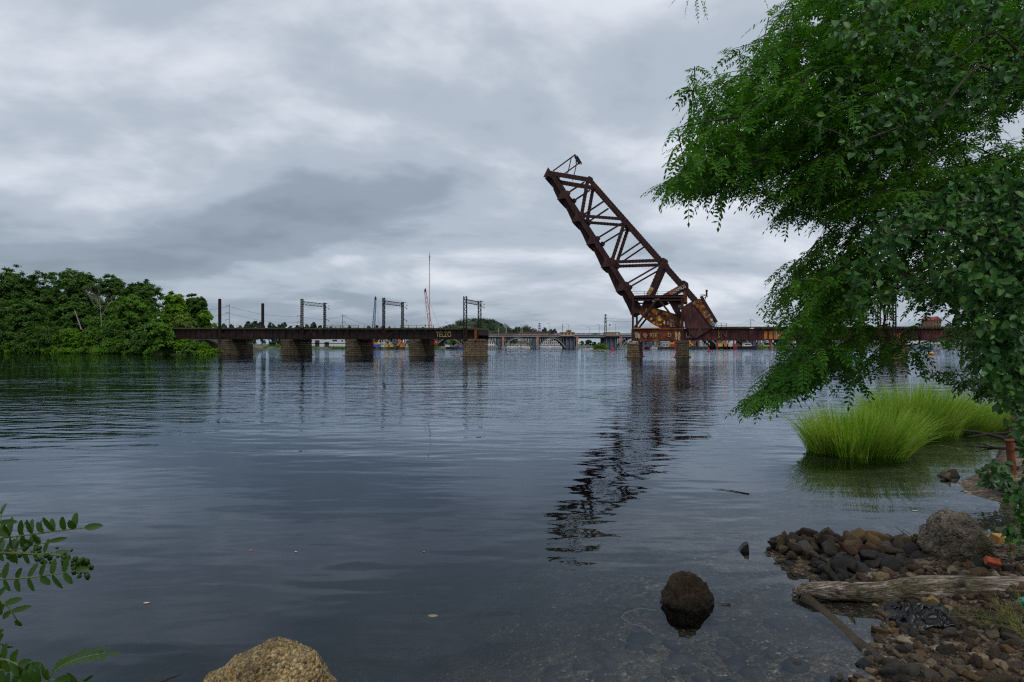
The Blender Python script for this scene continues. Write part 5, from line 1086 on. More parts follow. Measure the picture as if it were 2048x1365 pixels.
for i, (_, x, y, s_, d) in enumerate(cand):
    if i < 85:
        if d < .05: place(x, y, nh(x, y) + s_ * .15, s_, 'dark wet', 'at the waterline below the log', 'wet stones at the near waterline', .3)
        else: place(x, y, nh(x, y) + s_ * .15, s_, pick(1), 'on the near shore in the lower right corner', 'loose stones of the near shore', .3)
    else:
        me = RP[rng.randint(16)]; v = np.array([q.co[:] for q in me.vertices]); e = Vector((rng.normal() * .3, rng.normal() * .3, rng.rand() * 6.28)); Rm = np.array(Matrix.Rotation(e.z, 3, 'Z') @ Matrix.Rotation(e.x, 3, 'X'))
        RV.append((v * s_) @ Rm.T + np.array([x, y, nh(x, y) + s_ * .15])); RF.append(np.array(ICO[3][1]) + off); off += len(v); RR.append(np.full(len(ICO[3][1]), rng.rand()))
def rndmat(name, cols, rough=.85):
    m, t, p = base(name, rough, .3); at = N(t, 'ShaderNodeAttribute', attribute_name='rnd'); r = ramp(t, [(i / (len(cols) - 1), c) for i, c in enumerate(cols)]); t.links.new(at.outputs['Fac'], r.inputs[0])
    n = noise_(t, coords(t), 40, 4); t.links.new(mixc(t, .6, r.outputs[0], mixc(t, 1.0, r.outputs[0], ramp_of(t, n), 'MULTIPLY')), p.inputs['Base Color']); return m
put('small_stones', bits('small_stones', np.concatenate(RV), np.concatenate(RF), np.concatenate(RR)), rndmat('small_stone_mix', [(.014, .011, .009), (.08, .05, .025), (.03, .027, .024), (.19, .14, .08), (.06, .052, .042), (.12, .075, .035), (.02, .016, .013), (.24, .20, .14)]), label='smaller brown and grey stones filling the near shore', cat='stones', kind='stuff')
# gravel between them: nobody could count it
def scatter(name, n, region, sz, m, label, flat=.6, zoff=.0, cat='gravel', sub=1, kind='stuff'):
    V, Fc, Rn, off = [], [], [], 0; k = 0
    while k < n:
        x, y = region(); s_ = sz * rng.uniform(.5, 1.6); v, f = ICO[sub]; v = v * (1 + .25 * rng.normal(size=(len(v), 1))) * np.array([s_, s_ * rng.uniform(.5, 1), s_ * flat * rng.uniform(.4, 1)])
        a = rng.rand() * 6.28; Rm = np.array([[math.cos(a), -math.sin(a), 0], [math.sin(a), math.cos(a), 0], [0, 0, 1]]); V.append(v @ Rm.T + np.array([x, y, nh(x, y) + zoff])); Fc.append(f + off); off += len(v); Rn.append(np.full(len(f), rng.rand())); k += 1
    return put(name, bits(name, np.concatenate(V), np.concatenate(Fc), np.concatenate(Rn)), m, label=label, cat=cat, kind=kind)
def rndmat(name, cols, rough=.85):
    m, t, p = base(name, rough, .3); at = N(t, 'ShaderNodeAttribute', attribute_name='rnd'); r = ramp(t, [(i / (len(cols) - 1), c) for i, c in enumerate(cols)]); t.links.new(at.outputs['Fac'], r.inputs[0])
    n = noise_(t, coords(t), 40, 4); t.links.new(mixc(t, .6, r.outputs[0], mixc(t, 1.0, r.outputs[0], ramp_of(t, n), 'MULTIPLY')), p.inputs['Base Color']); return m
GRAV = rndmat('mixed_gravel', [(.015, .012, .010), (.06, .04, .022), (.03, .027, .024), (.11, .07, .035), (.05, .044, .035), (.16, .11, .06), (.022, .018, .014)])
def reg_shore():
    while True:
        x, y = rng.uniform(2.6, 9), rng.uniform(4.4, 9)
        if inside(SHORE, x, y) > -.15 and x / y < .95: return x, y
scatter('gravel', 4200, reg_shore, .024, GRAV, 'mixed brown gravel between the shore stones')
def reg_bed():
    while True:
        Y = 5.1 + 3.4 * rng.rand() ** 1.3; x = rng.uniform(-2.2, 4.6)
        if inside(SHORE, x, Y) < .05 and rng.rand() < .25 + .75 * min(1, (x + 2) / 4): return x, Y
scatter('bed_pebbles', 2600, reg_bed, .022, rndmat('bed_pebble', [(.05, .045, .035), (.12, .10, .07), (.08, .07, .06), (.2, .16, .11), (.10, .07, .05)]), 'small pebbles on the river bed under the shallow water', .5)
scatter('shell_bits', 170, reg_bed, .019, rndmat('pale_shell', [(.18, .14, .09), (.30, .25, .17), (.28, .20, .11), (.45, .42, .36)]), 'pale shell and leaf fragments on the shallow river bed', .15, .012)
scatter('bed_slabs', 90, lambda: (rng.uniform(-.6, 3.0), rng.uniform(5.1, 6.5)), .10, rndmat('bed_slab', [(.02, .022, .018), (.05, .045, .035), (.035, .03, .025)]), 'larger dark slabs lying on the river bed', .3)

# driftwood log
def logmesh(path, rad, n=28, per=14, amp=.12, seed=1):
    P = [Vector(p) for p in path]; pts, rs = [], []
    for i in range(len(P) - 1):
        p0, p1, p2, p3 = P[max(0, i - 1)], P[i], P[i + 1], P[min(len(P) - 1, i + 2)]
        for k in range(per):
            t = k / per; pts.append(.5 * ((2 * p1) + (p2 - p0) * t + (2 * p0 - 5 * p1 + 4 * p2 - p3) * t * t + (3 * p1 - p0 - 3 * p2 + p3) * t ** 3)); rs.append(rad[i] * (1 - t) + rad[i + 1] * t)
    pts.append(P[-1]); rs.append(rad[-1]); mb = MB(); mb.tube(pts, rs, n); L = 0; vs = []
    for i in range(len(pts)):
        if i: L += (pts[i] - pts[i - 1]).length
        for k in range(n):
            a = 2 * math.pi * k / n; v = Vector(mb.v[i * n + k]); q = mnoise.noise(Vector((math.cos(a) * 1.6 + seed, math.sin(a) * 1.6, L * .9))) * amp + mnoise.noise(Vector((math.cos(a) * 7, math.sin(a) * 7 + seed, L * 2.2))) * amp * .45
            vs.append(pts[i] + (v - pts[i]) * (1 + q))
    mb.v = [tuple(v) for v in vs]; me = mb.mesh('log', True, False); ul = me.uv_layers.new(name='uv')
    for p in me.polygons:
        for li in p.loop_indices: vi = me.loops[li].vertex_index; ul.data[li].uv = (math.cos(2 * math.pi * (vi % n) / n), (vi // n) * .04)
    return me
def woodmat(name, c1, c2, c3, moss):
    m, t, p = base(name, .85, .25); tcn = N(t, 'ShaderNodeTexCoord'); mpn = N(t, 'ShaderNodeMapping'); mpn.inputs['Scale'].default_value = (1.0, 14, 14); t.links.new(tcn.outputs['Object'], mpn.inputs[0])
    n = noise_(t, mpn.outputs[0], 2.4, 7, .65, .6); r = ramp(t, [(.34, c1), (.47, c2), (.62, c3)]); t.links.new(n, r.inputs[0]); n2 = noise_(t, tcn.outputs['Object'], 2.5, 6)
    ge = N(t, 'ShaderNodeNewGeometry'); sp = N(t, 'ShaderNodeSeparateXYZ'); t.links.new(ge.outputs['Normal'], sp.inputs[0])
    col = mixc(t, ramp_of(t, n2, .48, .64, 0, .75), r.outputs[0], moss); mpn2 = N(t, 'ShaderNodeMapping'); mpn2.inputs['Scale'].default_value = (3, 40, 40); t.links.new(tcn.outputs['Object'], mpn2.inputs[0])
    n3 = noise_(t, mpn2.outputs[0], 2, 5, .6, .4); col = mixc(t, .7, col, mixc(t, 1.0, col, ramp_of(t, n3, .4, .6, .25, 1.5), 'MULTIPLY')); t.links.new(col, p.inputs['Base Color'])
    bump(t, p, math_(t, 'ADD', n, math_(t, 'MULTIPLY', n3, .6)), .035); return m
LOG = woodmat('weathered_driftwood', (.045, .032, .022), (.21, .16, .12), (.50, .43, .37), (.06, .06, .022))
LY = [(1585, 1183, 6.95, .02), (1612, 1181, 6.93, .085), (1660, 1182, 6.9, .10), (1700, 1182, 6.85, .098), (1766, 1186, 6.8, .118), (1840, 1178, 6.75, .135), (1930, 1180, 6.7, .15), (2040, 1184, 6.65, .158), (2170, 1190, 6.6, .165), (2330, 1196, 6.5, .17)]
o = thing('driftwood_log', 'long weathered driftwood log across the shore stones, its tip over the water', 'log', F(1700, 1182, 6.85))
put('trunk', logmesh([F(a, c, d) for a, c, d, _ in LY], [e for *_, e in LY], 30, 12), LOG, o)
mb = MB(); q = F(1700, 1166, 6.85); mb.tube([q, q + Vector((.03, -.02, .06)), q + Vector((.05, -.02, .10))], [.03, .02, .006], 6); q = F(1590, 1184, 6.95)
mb.tube([q, q + Vector((-.07, 0, -.07)), q + Vector((-.02, -.02, -.10))], [.006, .005, .003], 4); mb.tube([q + Vector((.1, 0, .05)), q + Vector((.02, -.05, -.1))], [.004, .003], 4); mb.tube([q + Vector((.06, 0, -.05)), q + Vector((-.02, -.05, -.13)), q + Vector((-.11, -.05, -.13))], [.008, .006, .004], 4); mb.put('broken_twig', BARK, o)
q = F(1924, 1166, 6.55); MB().tube([q, q + Vector((0, -.03, .01))], [.045, .02], 10).put('knot', BARK, o)
LEG = [(1608, 1196, .02), (1640, 1225, -.05), (1680, 1262, -.06), (1720, 1298, -.05), (1770, 1332, .01)]; pts = [G(a, c, z) for a, c, z in LEG]
put('forked_limb', logmesh(pts, [.07, .085, .08, .08, .06], 20, 10, .15, 5), mat('waterlogged_wood', (.028, .019, .010), (.06, .040, .018), 6, .6, .02), o, label='waterlogged limb of the log slanting under the shallow water')

# bricks, tile, litter
def brick(label, px, py, Y, sz, rot, c, holes=0, nm='brick'):
    q = F(px, py, Y); m = mat(nm + '_clay', c, tuple(x * .75 for x in c), 14, .9, .003); lx, ly, lz = sz; bm = bmesh.new(); bmesh.ops.create_cube(bm, size=1)
    for v_ in bm.verts: v_.co = Vector((v_.co.x * lx, v_.co.y * ly, v_.co.z * lz))
    bmesh.ops.bevel(bm, geom=bm.edges[:], offset=.006, segments=2, affect='EDGES'); me = bpy.data.meshes.new(nm); bm.to_mesh(me); bm.free(); me.materials.append(m)
    e = Vector((R(rot[0]), R(rot[1]), R(rot[2])))
    if holes:
        o = thing(nm, label, 'brick', q); o.rotation_euler = e; c_ = bpy.data.objects.new('body', me); COL.objects.link(c_); c_.parent = o
        rows, cl = holes
        for r_ in range(rows):
            for k in range(cl):
                hx = lx * ((k + .5) / cl - .5) * .9; hy = ly * ((r_ + .5) / rows - .5) * .8; rd = min(lx / cl, ly / rows) * .30; hb = MB().tube([(hx, hy, lz * .40), (hx, hy, lz * .5 + .0015)], rd, 12)
                hm = hb.mesh('hole'); hm.materials.append(DKO); ho = bpy.data.objects.new('hole', hm); COL.objects.link(ho); ho.parent = o  # solid dark plug, its colour stands in for the shade inside a hole
    else:
        o = bpy.data.objects.new(nm, me); COL.objects.link(o); o.location = q; o.rotation_euler = e; o['label'] = label; o['category'] = 'tile' if nm == 'tile' else 'brick'
brick('red brick lying half in the water at the end of the sunken limb', 1765, 1318, 5.62, (.20, .10, .07), (12, 4, -8), (.23, .07, .035))
brick('small bright red brick piece beside the pitted boulder', 1985, 1124, 7.05, (.15, .09, .07), (38, 12, -12), (.42, .10, .05))
brick('ochre brick with rows of small holes in the stone spit', 1721, 1102, 8.15, (.20, .12, .07), (42, 18, -18), (.24, .17, .05), (3, 4))
brick('broken buff brick with two round holes on the near shore', 1905, 1309, 5.75, (.17, .09, .06), (55, 4, 2), (.50, .38, .20), (1, 2))
brick('flat grey square tile on the near shore', 1860, 1293, 5.95, (.17, .16, .02), (28, 6, 28), (.16, .13, .095), nm='tile')
brick('reddish brown brick fragment right of the black plastic', 2012, 1222, 6.4, (.16, .12, .09), (20, 10, 30), (.16, .07, .04)); brick('yellow ochre brick chunk under the log near the black plastic', 1862, 1206, 6.55, (.14, .10, .08), (30, -10, 20), (.25, .17, .04))
brick('small amber brick shard on the black plastic', 1884, 1228, 6.25, (.10, .08, .03), (35, 10, 35), (.45, .28, .06)); brick('tan slab beside the right edge of the pitted boulder', 2003, 1078, 8.2, (.25, .14, .10), (10, 5, 10), (.38, .22, .07))
# black plastic bag
rngb = np.random.RandomState(2); xs = np.linspace(0, 1, 90); ys = np.linspace(0, 1, 46); X, Y_ = np.meshgrid(xs, ys)
q0 = G(1795, 1262, .03); q1 = G(1935, 1268, .05); q2 = G(1850, 1212, .05)
BX = q0.x + .02 + (q1.x - q0.x) * .82 * X + .14 * Y_ + .11 * vnoise(X, Y_, 9, 1); BY = q0.y + (q2.y - q0.y) * Y_ * (1 - .45 * X) + .10 * vnoise(X, Y_, 5, 2) - .1 * X
ZB = near_h(BX, BY); ZB = np.maximum(ZB, -.01) + .035 + .10 * np.sin(np.pi * X) ** .6 * np.sin(np.pi * Y_) ** .5 * (.5 + np.abs(vnoise(X * 1 + Y_ * 2.2, Y_ - X * .2, 7, 8)) * 2.2) + .035 * vnoise(X * .5, Y_ * 3, 12, 9) + .03 * vnoise(X, Y_, 24, 3)
i = np.arange(X.size).reshape(X.shape); FB = np.stack([i[:-1, :-1], i[:-1, 1:], i[1:, 1:], i[1:, :-1]], -1).reshape(-1, 4); m, t, p = base('black_plastic_film', .38, .45); p.inputs['Base Color'].default_value = (.006, .007, .009, 1)
put('plastic_bag', bits('plastic_bag', np.stack([BX, BY, ZB], -1).reshape(-1, 3), FB, smooth=True), m, org=(q0.x, q0.y, 0), label='crumpled shiny black plastic bag washed up at the waterline under the log', cat='plastic bag')
def one(name, label, cat, mb, m, org, smooth=False): return mb.put(name, m, org=org, label=label, cat=cat, smooth=smooth)
q = G(1925, 1292, .08); pts = [F(1893, 1298, 6.0), F(1925, 1310, 5.8), F(1960, 1324, 5.65), F(1998, 1328, 5.6)]; one('cord', 'thin pale cord trailing across the stones from the grey tile', 'cord', MB().tube(pts, .0035, 5), plain('pale_cord', (.45, .42, .38)), pts[0])
q = F(2054, 1212, 6.0); one('plastic_cup', 'teal green plastic cup at the right edge below the log', 'cup', MB().tube([q, q + Vector((-.02, 0, .02)), q + Vector((-.05, .01, .06))], [.03, .035, .04], 14), plain('teal_plastic', (.02, .35, .22), .35), q)
pts = [G(1245, 1240, -.02), G(1250, 1225, -.02), G(1285, 1217, -.02), G(1312, 1222, -.02)]; pts2 = [G(1312, 1221, -.02), G(1280, 1217, -.02), G(1250, 1226, -.02), G(1243, 1236, -.02), G(1262, 1248, -.02), G(1290, 1254, -.02), G(1307, 1270, -.02)]
one('fishing_line', 'pale curled fishing line in the shallow water left of the cone-shaped rock', 'fishing line', MB().tube(pts2, .0025, 5), plain('pale_line', (.4, .44, .45)), pts2[0])
for k, (px, py, c, lab, r_) in enumerate(((293, 1206, (.55, .40, .28), 'pale tan leaf floating on open water at the lower left', .035), (866, 1232, (.45, .33, .12), 'yellowish oval leaf under the water in the middle foreground', .055), (502, 1101, (.5, .15, .12), 'small red leaf floating far left of the bascule reflection', .03), (848, 1104, (.5, .2, .15), 'tiny reddish leaf floating near the middle', .02), (592, 1104, (.6, .6, .6), 'tiny white scrap floating near the middle left', .02), (1830, 1022, (.55, .50, .45), 'pale feather-like scrap floating beside the grass reflection', .05))):
    q = G(px, py, .004 if k != 1 else -.04); a_ = k; mb = MB(); n = 8; mb.prism([(q.x + math.cos(j * .785) * r_, q.y + math.sin(j * .785) * r_ * .55, q.z) for j in range(n)], (0, 0, .002)); one('floating_leaf', lab, 'leaf', mb, plain('leaf_litter_colour', c), q)
# twigs and dead branches
def twig(label, pts, r0, m=BARK, name='dead_branch', br=(), cat='branch'):
    mb = MB(); n = len(pts); mb.tube(pts, [r0 * (1 - .75 * i / (n - 1)) for i in range(n)], 6)
    for bpts, r_ in br: mb.tube(bpts, [r_, r_ * .4] if len(bpts) == 2 else [r_ * (1 - .7 * i / (len(bpts) - 1)) for i in range(len(bpts))], 5)
    mb.put(name, m, org=pts[0], label=label, cat=cat)
DTW = mat('dark_twig', (.022, .017, .013), (.035, .028, .02), 6, .9)
f_ = lambda *a: F(*a)
twig('thin dead twig lying along the far side of the stone spit', [f_(1830, 1094, 8.6), f_(1760, 1086, 8.8), f_(1690, 1083, 8.9), f_(1650, 1081, 9), f_(1602, 1074, 9.1)], .014, DTW, br=(([f_(1735, 1086, 8.8), f_(1714, 1077, 8.9)], .006), ([f_(1755, 1086, 8.8), f_(1770, 1081, 8.8)], .006)))
twig('dead forked twig standing up left of the pitted boulder', [f_(1885, 1097, 8.0), f_(1855, 1093, 8.1), f_(1830, 1085, 8.15), f_(1815, 1072, 8.2), f_(1790, 1054, 8.3)], .013, DTW, br=(([f_(1830, 1085, 8.15), f_(1822, 1070, 8.15), f_(1805, 1060, 8.2)], .007), ([f_(1846, 1091, 8.1), f_(1842, 1082, 8.1)], .005), ([f_(1830, 1086, 8.1), f_(1822, 1096, 8.1)], .006)))
twig('short dark twig beside the left side of the pitted boulder', [f_(1886, 1086, 7.9), f_(1868, 1074, 7.9), f_(1852, 1066, 7.9)], .008, DTW)
twig('long thin dead twig floating on the water left of the stone spit', [G(1498, 988, .01), G(1460, 981, .01), G(1425, 978, .01)], .012, DTW)
twig('short thin stick floating right of the cone-shaped rock', [G(1462, 1209, .01), G(1432, 1207, .01)], .007, DTW); twig('small forked twig at the bottom edge left of the front boulder', [f_(300, 1372, 4.6), f_(340, 1357, 4.6), f_(364, 1348, 4.6)], .010, DTW, br=(([f_(340, 1357, 4.6), f_(350, 1353, 4.6)], .005),))
twig('curved black root piece at the bottom edge of the near shore', [f_(1850, 1372, 5.2), f_(1862, 1345, 5.3), f_(1885, 1340, 5.35)], .022, DTW)
twig('dark fallen stick crossing the stones in the lower right corner', [f_(1830, 1362, 5.4), f_(1900, 1345, 5.5), f_(1990, 1335, 5.5)], .007, DTW)
twig('dead bare branch reaching left over the water above the rusty post', [f_(2090, 880, 12.5), f_(2030, 882, 12.6), f_(1990, 872, 12.7), f_(1950, 864, 12.8), f_(1928, 862, 12.9)], .07, DTW, br=(([f_(2010, 878, 12.6), f_(1975, 868, 12.4), f_(1935, 874, 12.3)], .03), ([f_(2060, 860, 12.5), f_(2010, 866, 12.5), f_(1965, 868, 12.5)], .03), ([f_(2030, 882, 12.6), f_(1990, 884, 12.6)], .02)))
twig('dead bare branch low over the water left of the rusty post', [f_(2080, 902, 12.6), f_(2020, 898, 12.7), f_(1975, 896, 12.8), f_(1930, 891, 12.9)], .045, DTW, br=(([f_(1990, 897, 12.8), f_(1950, 904, 12.8)], .018), ([f_(2000, 898, 12.8), f_(1955, 886, 12.8)], .018)))
p0 = f_(2027, 948, 12.3); MB().tube([p0 - Vector((-.02, 0, .5)), f_(2019, 882, 12.3)], [.075, .07], 12).tube([f_(2019, 882, 12.3), f_(2018.7, 880, 12.3)], [.085, .085], 12).put('iron_post', rustmat('rusty_post_iron', (.05, .018, .012), (.10, .028, .015), (.16, .05, .025), .4, .6, 6), org=p0, label='leaning rusty red iron post at the right edge by the water', cat='post')

# ------------------------------------------------------------------ marsh grass
GRASS = leafmat('cordgrass_blade', [(.05, .12, .012), (.12, .25, .020), (.22, .38, .035), (.36, .44, .09), (.38, .32, .16)], .4, .55, 1.5, .15)
def grass(label, cx, cy, rx, ry, h, n, seed, lean=.25, group='marsh grass clumps', name='marsh_grass', m=None):
    rg = np.random.RandomState(seed); a = rg.rand(n) * 6.283; q = rg.rand(n) ** .5; bx = cx + np.cos(a) * q * rx; by = cy + np.sin(a) * q * ry; L = h * (.35 + .75 * rg.rand(n) ** .7) * (1 - .25 * q ** 3) * (1 + .25 * vnoise(bx, by, 2.2, seed))
    d = np.stack([np.cos(a) * q * lean * 1.5 + rg.normal(size=n) * .15 + .05, np.sin(a) * q * lean * 1.2 + rg.normal(size=n) * .15, np.ones(n)], 1); bend = np.stack([np.cos(a) * q + rg.normal(size=n) * .35 + .15, np.sin(a) * q + rg.normal(size=n) * .35, np.zeros(n)], 1) * (.06 + .30 * q[:, None] ** 3 + .20 * (rg.rand(n, 1) < .1))
    K = 5; w0 = rg.uniform(.007, .014, n); side = np.stack([-np.sin(a * 3 + 1), np.cos(a * 3 + 1), np.zeros(n)], 1); V = []
    for k in range(K + 1):
        t = k / K; c = np.stack([bx, by, np.full(n, -.12)], 1) + d * (L * t)[:, None] + bend * (L * t ** 2.2)[:, None]; c[:, 2] -= (np.linalg.norm(bend, axis=1) ** 2 * L * t ** 3 * .9)
        wk = (w0 * (1 - t ** 1.6) + .0006)[:, None]; V += [c - side * wk, c + side * wk]
    V = np.stack(V, 1).reshape(-1, 3); b0 = (np.arange(n) * (2 * (K + 1)))[:, None]; Fc = np.concatenate([b0 + np.array([[2 * k, 2 * k + 1, 2 * k + 3, 2 * k + 2]]) for k in range(K)], 1).reshape(-1, 4)
    return put(name, bits(name, V, Fc, np.repeat(rg.rand(n), K)), m or GRASS, org=(cx, cy, 0), label=label, cat='grass clump', group=group)
g = G(1722, 905); grass('bright green marsh grass clump standing in the water, the nearer left one', g.x, g.y + .1, 1.25, 1.0, 1.48, 3600, 1)
g = G(1850, 868); grass('bright green marsh grass clump behind and right of the nearer one', g.x - .1, g.y + .4, 1.35, 1.0, 1.82, 3300, 2)
g = G(1935, 862); grass('wispy marsh grass clump leaning right toward the shore shrub', g.x + .1, g.y + .3, 1.2, .9, 1.4, 2000, 3, .6)
g = G(2040, 862); grass('yellow-green reed patch at the right edge behind the dead branches', g.x + .6, g.y + 1.2, 1.6, 1.2, 1.0, 2200, 4, .3, m=leafmat('yellow_reed', [(.12, .20, .012), (.20, .28, .02), (.28, .34, .04)], .35))

# ------------------------------------------------------------------ near trees: limbs, twigs and real leaves
def polymask(poly, n, rng_, box):
    out = []
    P = [(float(a), float(c)) for a, c in poly]
    while len(out) < n:
        X = rng_.uniform(box[0], box[2], n * 2); Y = rng_.uniform(box[1], box[3], n * 2); d = sdf(P, X, Y); out += [(x, y, e) for x, y, e in zip(X, Y, d) if e > 0]
    return out[:n]
def pinnate(base_, rdirs, L, rng_, pairs=7, ll=.045, lw=.014, droop=.5, tn=None):
    """compound leaves: opposite leaflets along a drooping midrib"""
    n = len(base_); C, D, NN, ln, wd, RV, RF, off = [], [], [], [], [], [], [], 0
    up = np.array([0, 0, 1.0]); rd = rdirs / np.linalg.norm(rdirs, axis=1, keepdims=True); side = np.cross(rd, up) + rdir(rng_, n) * .35; side /= np.linalg.norm(side, axis=1, keepdims=True)
    ptsl = []
    for k in range(pairs + 1):
        t = .12 + .88 * k / pairs; p = base_ + rd * (L * t)[:, None]; p[:, 2] -= L * droop * t * t * .6; ptsl.append(p)
        tang = rd.copy(); tang[:, 2] -= droop * t * 1.2; tang /= np.linalg.norm(tang, axis=1, keepdims=True); nrm = np.cross(side, tang)
        for sg in ((-1, 1) if k < pairs else (0,)):
            dd = side * sg * .85 + tang * (.45 if sg else 1) + rdir(rng_, n) * .16; dd[:, 2] -= .22; C.append(p); D.append(dd); NN.append(nrm + rdir(rng_, n) * .35)
            ln.append(ll * rng_.uniform(.75, 1.15, n) * (1 - .25 * abs(t - .5))); wd.append(np.full(n, lw) * rng_.uniform(.85, 1.2, n))
    tone = rng_.rand(n) * .6 + .4 * (tn if tn is not None else rng_.rand(n)); V, Fc, r_ = leaf_cloud(np.concatenate(C), np.concatenate(D), np.concatenate(NN), np.concatenate(ln), np.concatenate(wd), rng_, .12)
    m_ = len(C); r_ = np.clip(.35 * r_ + .65 * np.repeat(np.tile(tone, m_), 2), 0, 1)
    # midribs as slim strips
    w_ = .0016; sv = []
    for p in ptsl: sv += [p - side * w_, p + side * w_]
    S = np.stack(sv, 1).reshape(-1, 3); K = len(ptsl); b0 = (np.arange(n) * 2 * K)[:, None] + len(V)
    SF = np.concatenate([np.concatenate([b0 + np.array([[2 * k, 2 * k + 1, 2 * k + 3]]), b0 + np.array([[2 * k, 2 * k + 3, 2 * k + 2]])], 1) for k in range(K - 1)], 1).reshape(-1, 3)
    return np.concatenate([V, S]), np.concatenate([Fc, SF]), np.concatenate([r_, np.full(len(SF), .6)])
def grow(main, tips, rng_, r_tip=.0022, seg=.16, droop=.12):
    """attach every tip to the nearest earlier point of the skeleton; returns twig list (polyline) and skeleton"""
    nodes, rad = [], []
    for path, r0, r1 in main:
        for i in range(len(path) - 1):
            for k in range(6): nodes.append(path[i].lerp(path[i + 1], k / 6))
        nodes.append(path[-1])
    NP = np.array([n[:] for n in nodes]); out = []
    for t in tips:
        d = np.linalg.norm(NP - np.array(t[:]), axis=1); d2 = d + .6 * np.maximum(0, NP[:, 0] * -1 + t.x)   # prefer parents on the trunk side
        j = int(np.argmin(d2)); p = Vector(NP[j]); L = (t - p).length; m1 = p.lerp(t, .4) + Vector((0, 0, droop * L)) + Vector(rdir(rng_, 1)[0]) * L * .10; n = max(3, int(L / seg)); pts = []
        for i in range(n + 1): f = i / n; pts.append((1 - f) ** 2 * p + 2 * f * (1 - f) * m1 + f * f * t)
        out.append((pts, L)); NP = np.concatenate([NP, np.array([q[:] for q in pts[1:]])])
    return out
def limb_tubes(mb, main, twigs, rt=.006, n=7):
    for path, r0, r1 in main:
        m = len(path); pts = []; rs = []
        for i in range(m - 1):
            for k in range(5): f = (i + k / 5) / (m - 1); pts.append(path[i].lerp(path[i + 1], k / 5) + Vector((math.sin(f * 23), math.cos(f * 19), math.sin(f * 31))) * .012); rs.append(r0 + (r1 - r0) * f)
        pts.append(path[-1]); rs.append(r1); mb.tube(pts, rs, n)
    for pts, L in twigs: mb.tube(pts, [rt * (1 - .7 * i / (len(pts) - 1)) * min(2.2, .7 + L) for i in range(len(pts))], 4, cap=False)
LOC = leafmat('locust_leaflet', [(.016, .066, .009), (.036, .125, .013), (.080, .205, .019), (.17, .29, .03)], .40, .6, 1.2, .12)
loc_poly = [(1590, -60), (1560, 10), (1568, 70), (1525, 76), (1480, 84), (1428, 98), (1412, 150), (1405, 205), (1372, 245), (1352, 275), (1362, 310), (1338, 352), (1350, 382), (1400, 394), (1450, 398), (1510, 372), (1530, 385), (1524, 420), (1556, 436), (1600, 430), (1580, 480), (1548, 540), (1536, 590), (1560, 640), (1580, 680), (1560, 720), (1522, 765), (1500, 790), (1530, 802), (1590, 764), (1650, 752), (1690, 715), (1686, 745), (1720, 762), (1760, 730), (1775, 690), (1830, 722), (1850, 690), (1800, 640), (1900, 660), (1990, 640), (2110, 620), (2110, 320), (2000, 340), (1890, 335), (1930, 280), (1990, 230), (2110, 180), (2110, -60)]
rl = np.random.RandomState(101)
Fv = lambda px, py, Y: F(px, py, Y)
tr0 = Vector((9.6, 7.2, .5))
loc_main = [([tr0, tr0 + Vector((-.3, 0, 1.6)), tr0 + Vector((-.5, -.1, 3.4)), tr0 + Vector((-.4, -.2, 5.2)), tr0 + Vector((-.2, -.2, 7.2))], .24, .12),
  ([tr0 + Vector((-.5, -.1, 3.2)), Fv(2180, 150, 6.9), Fv(2048, 30, 6.6), Fv(1920, 28, 6.4), Fv(1810, 60, 6.2), Fv(1700, 42, 6.0), Fv(1640, 60, 5.9)], .075, .018),
  ([tr0 + Vector((-.45, -.1, 2.9)), Fv(2150, 180, 6.7), Fv(1990, 150, 6.4), Fv(1860, 185, 6.2), Fv(1760, 228, 6.0), Fv(1660, 242, 5.8), Fv(1540, 228, 5.6)], .05, .006),
  ([Fv(1860, 185, 6.2), Fv(1740, 222, 5.7), Fv(1650, 270, 5.5), Fv(1560, 295, 5.3), Fv(1450, 340, 5.1)], .022, .004),
  ([tr0 + Vector((-.4, 0, 2.2)), Fv(2150, 330, 7.0), Fv(2000, 440, 6.6), Fv(1880, 520, 6.2), Fv(1760, 570, 5.9), Fv(1680, 620, 5.6), Fv(1600, 700, 5.3), Fv(1540, 775, 5.2)], .045, .004),
  ([Fv(1760, 570, 5.9), Fv(1680, 560, 5.7), Fv(1600, 540, 5.5)], .025, .010), ([Fv(1860, 528, 6.2), Fv(1770, 600, 5.9), Fv(1768, 650, 5.8), Fv(1782, 690, 5.7)], .018, .006),
  ([Fv(2000, 440, 6.6), Fv(1850, 400, 6.3), Fv(1720, 400, 6.0), Fv(1600, 400, 5.8)], .03, .010), ([Fv(1920, 28, 6.4), Fv(1800, -40, 6.2), Fv(1650, -60, 6.0)], .04, .012)]
def ydepth(px, py): return 5.1 + 1.35 * min(1, max(0, (px - 1350) / 700)) + (.0 if py < 500 else -.1)
HOLES = [[(1690, 636), (1900, 636), (1960, 690), (1900, 745), (1850, 745), (1835, 700), (1780, 706), (1700, 700)], [(1850, 345), (1925, 240), (2040, 205), (2200, 200), (2200, 330), (1960, 335)], [(1640, 440), (1690, 430), (1700, 520), (1650, 530)], [(1590, 455), (1640, 460), (1600, 520), (1560, 500)]]
def inholes(x, y): return any(inside(h_, x, y) > 0 for h_ in HOLES)
pm = [p_ for p_ in polymask(loc_poly, 1120, rl, (1320, -60, 2110, 810)) if p_[2] > 5 or rl.rand() < .6]; pm += [(1495 + 105 * u_, 805 - 62 * u_ + rl.uniform(-14, 6), 20) for u_ in rl.rand(34)] + [(1325 + 75 * u_, 358 + rl.uniform(-6, 22) * (.3 + u_), 20) for u_ in rl.rand(16)]; pm.sort(key=lambda a: -a[0]); starts, shoots = [], []
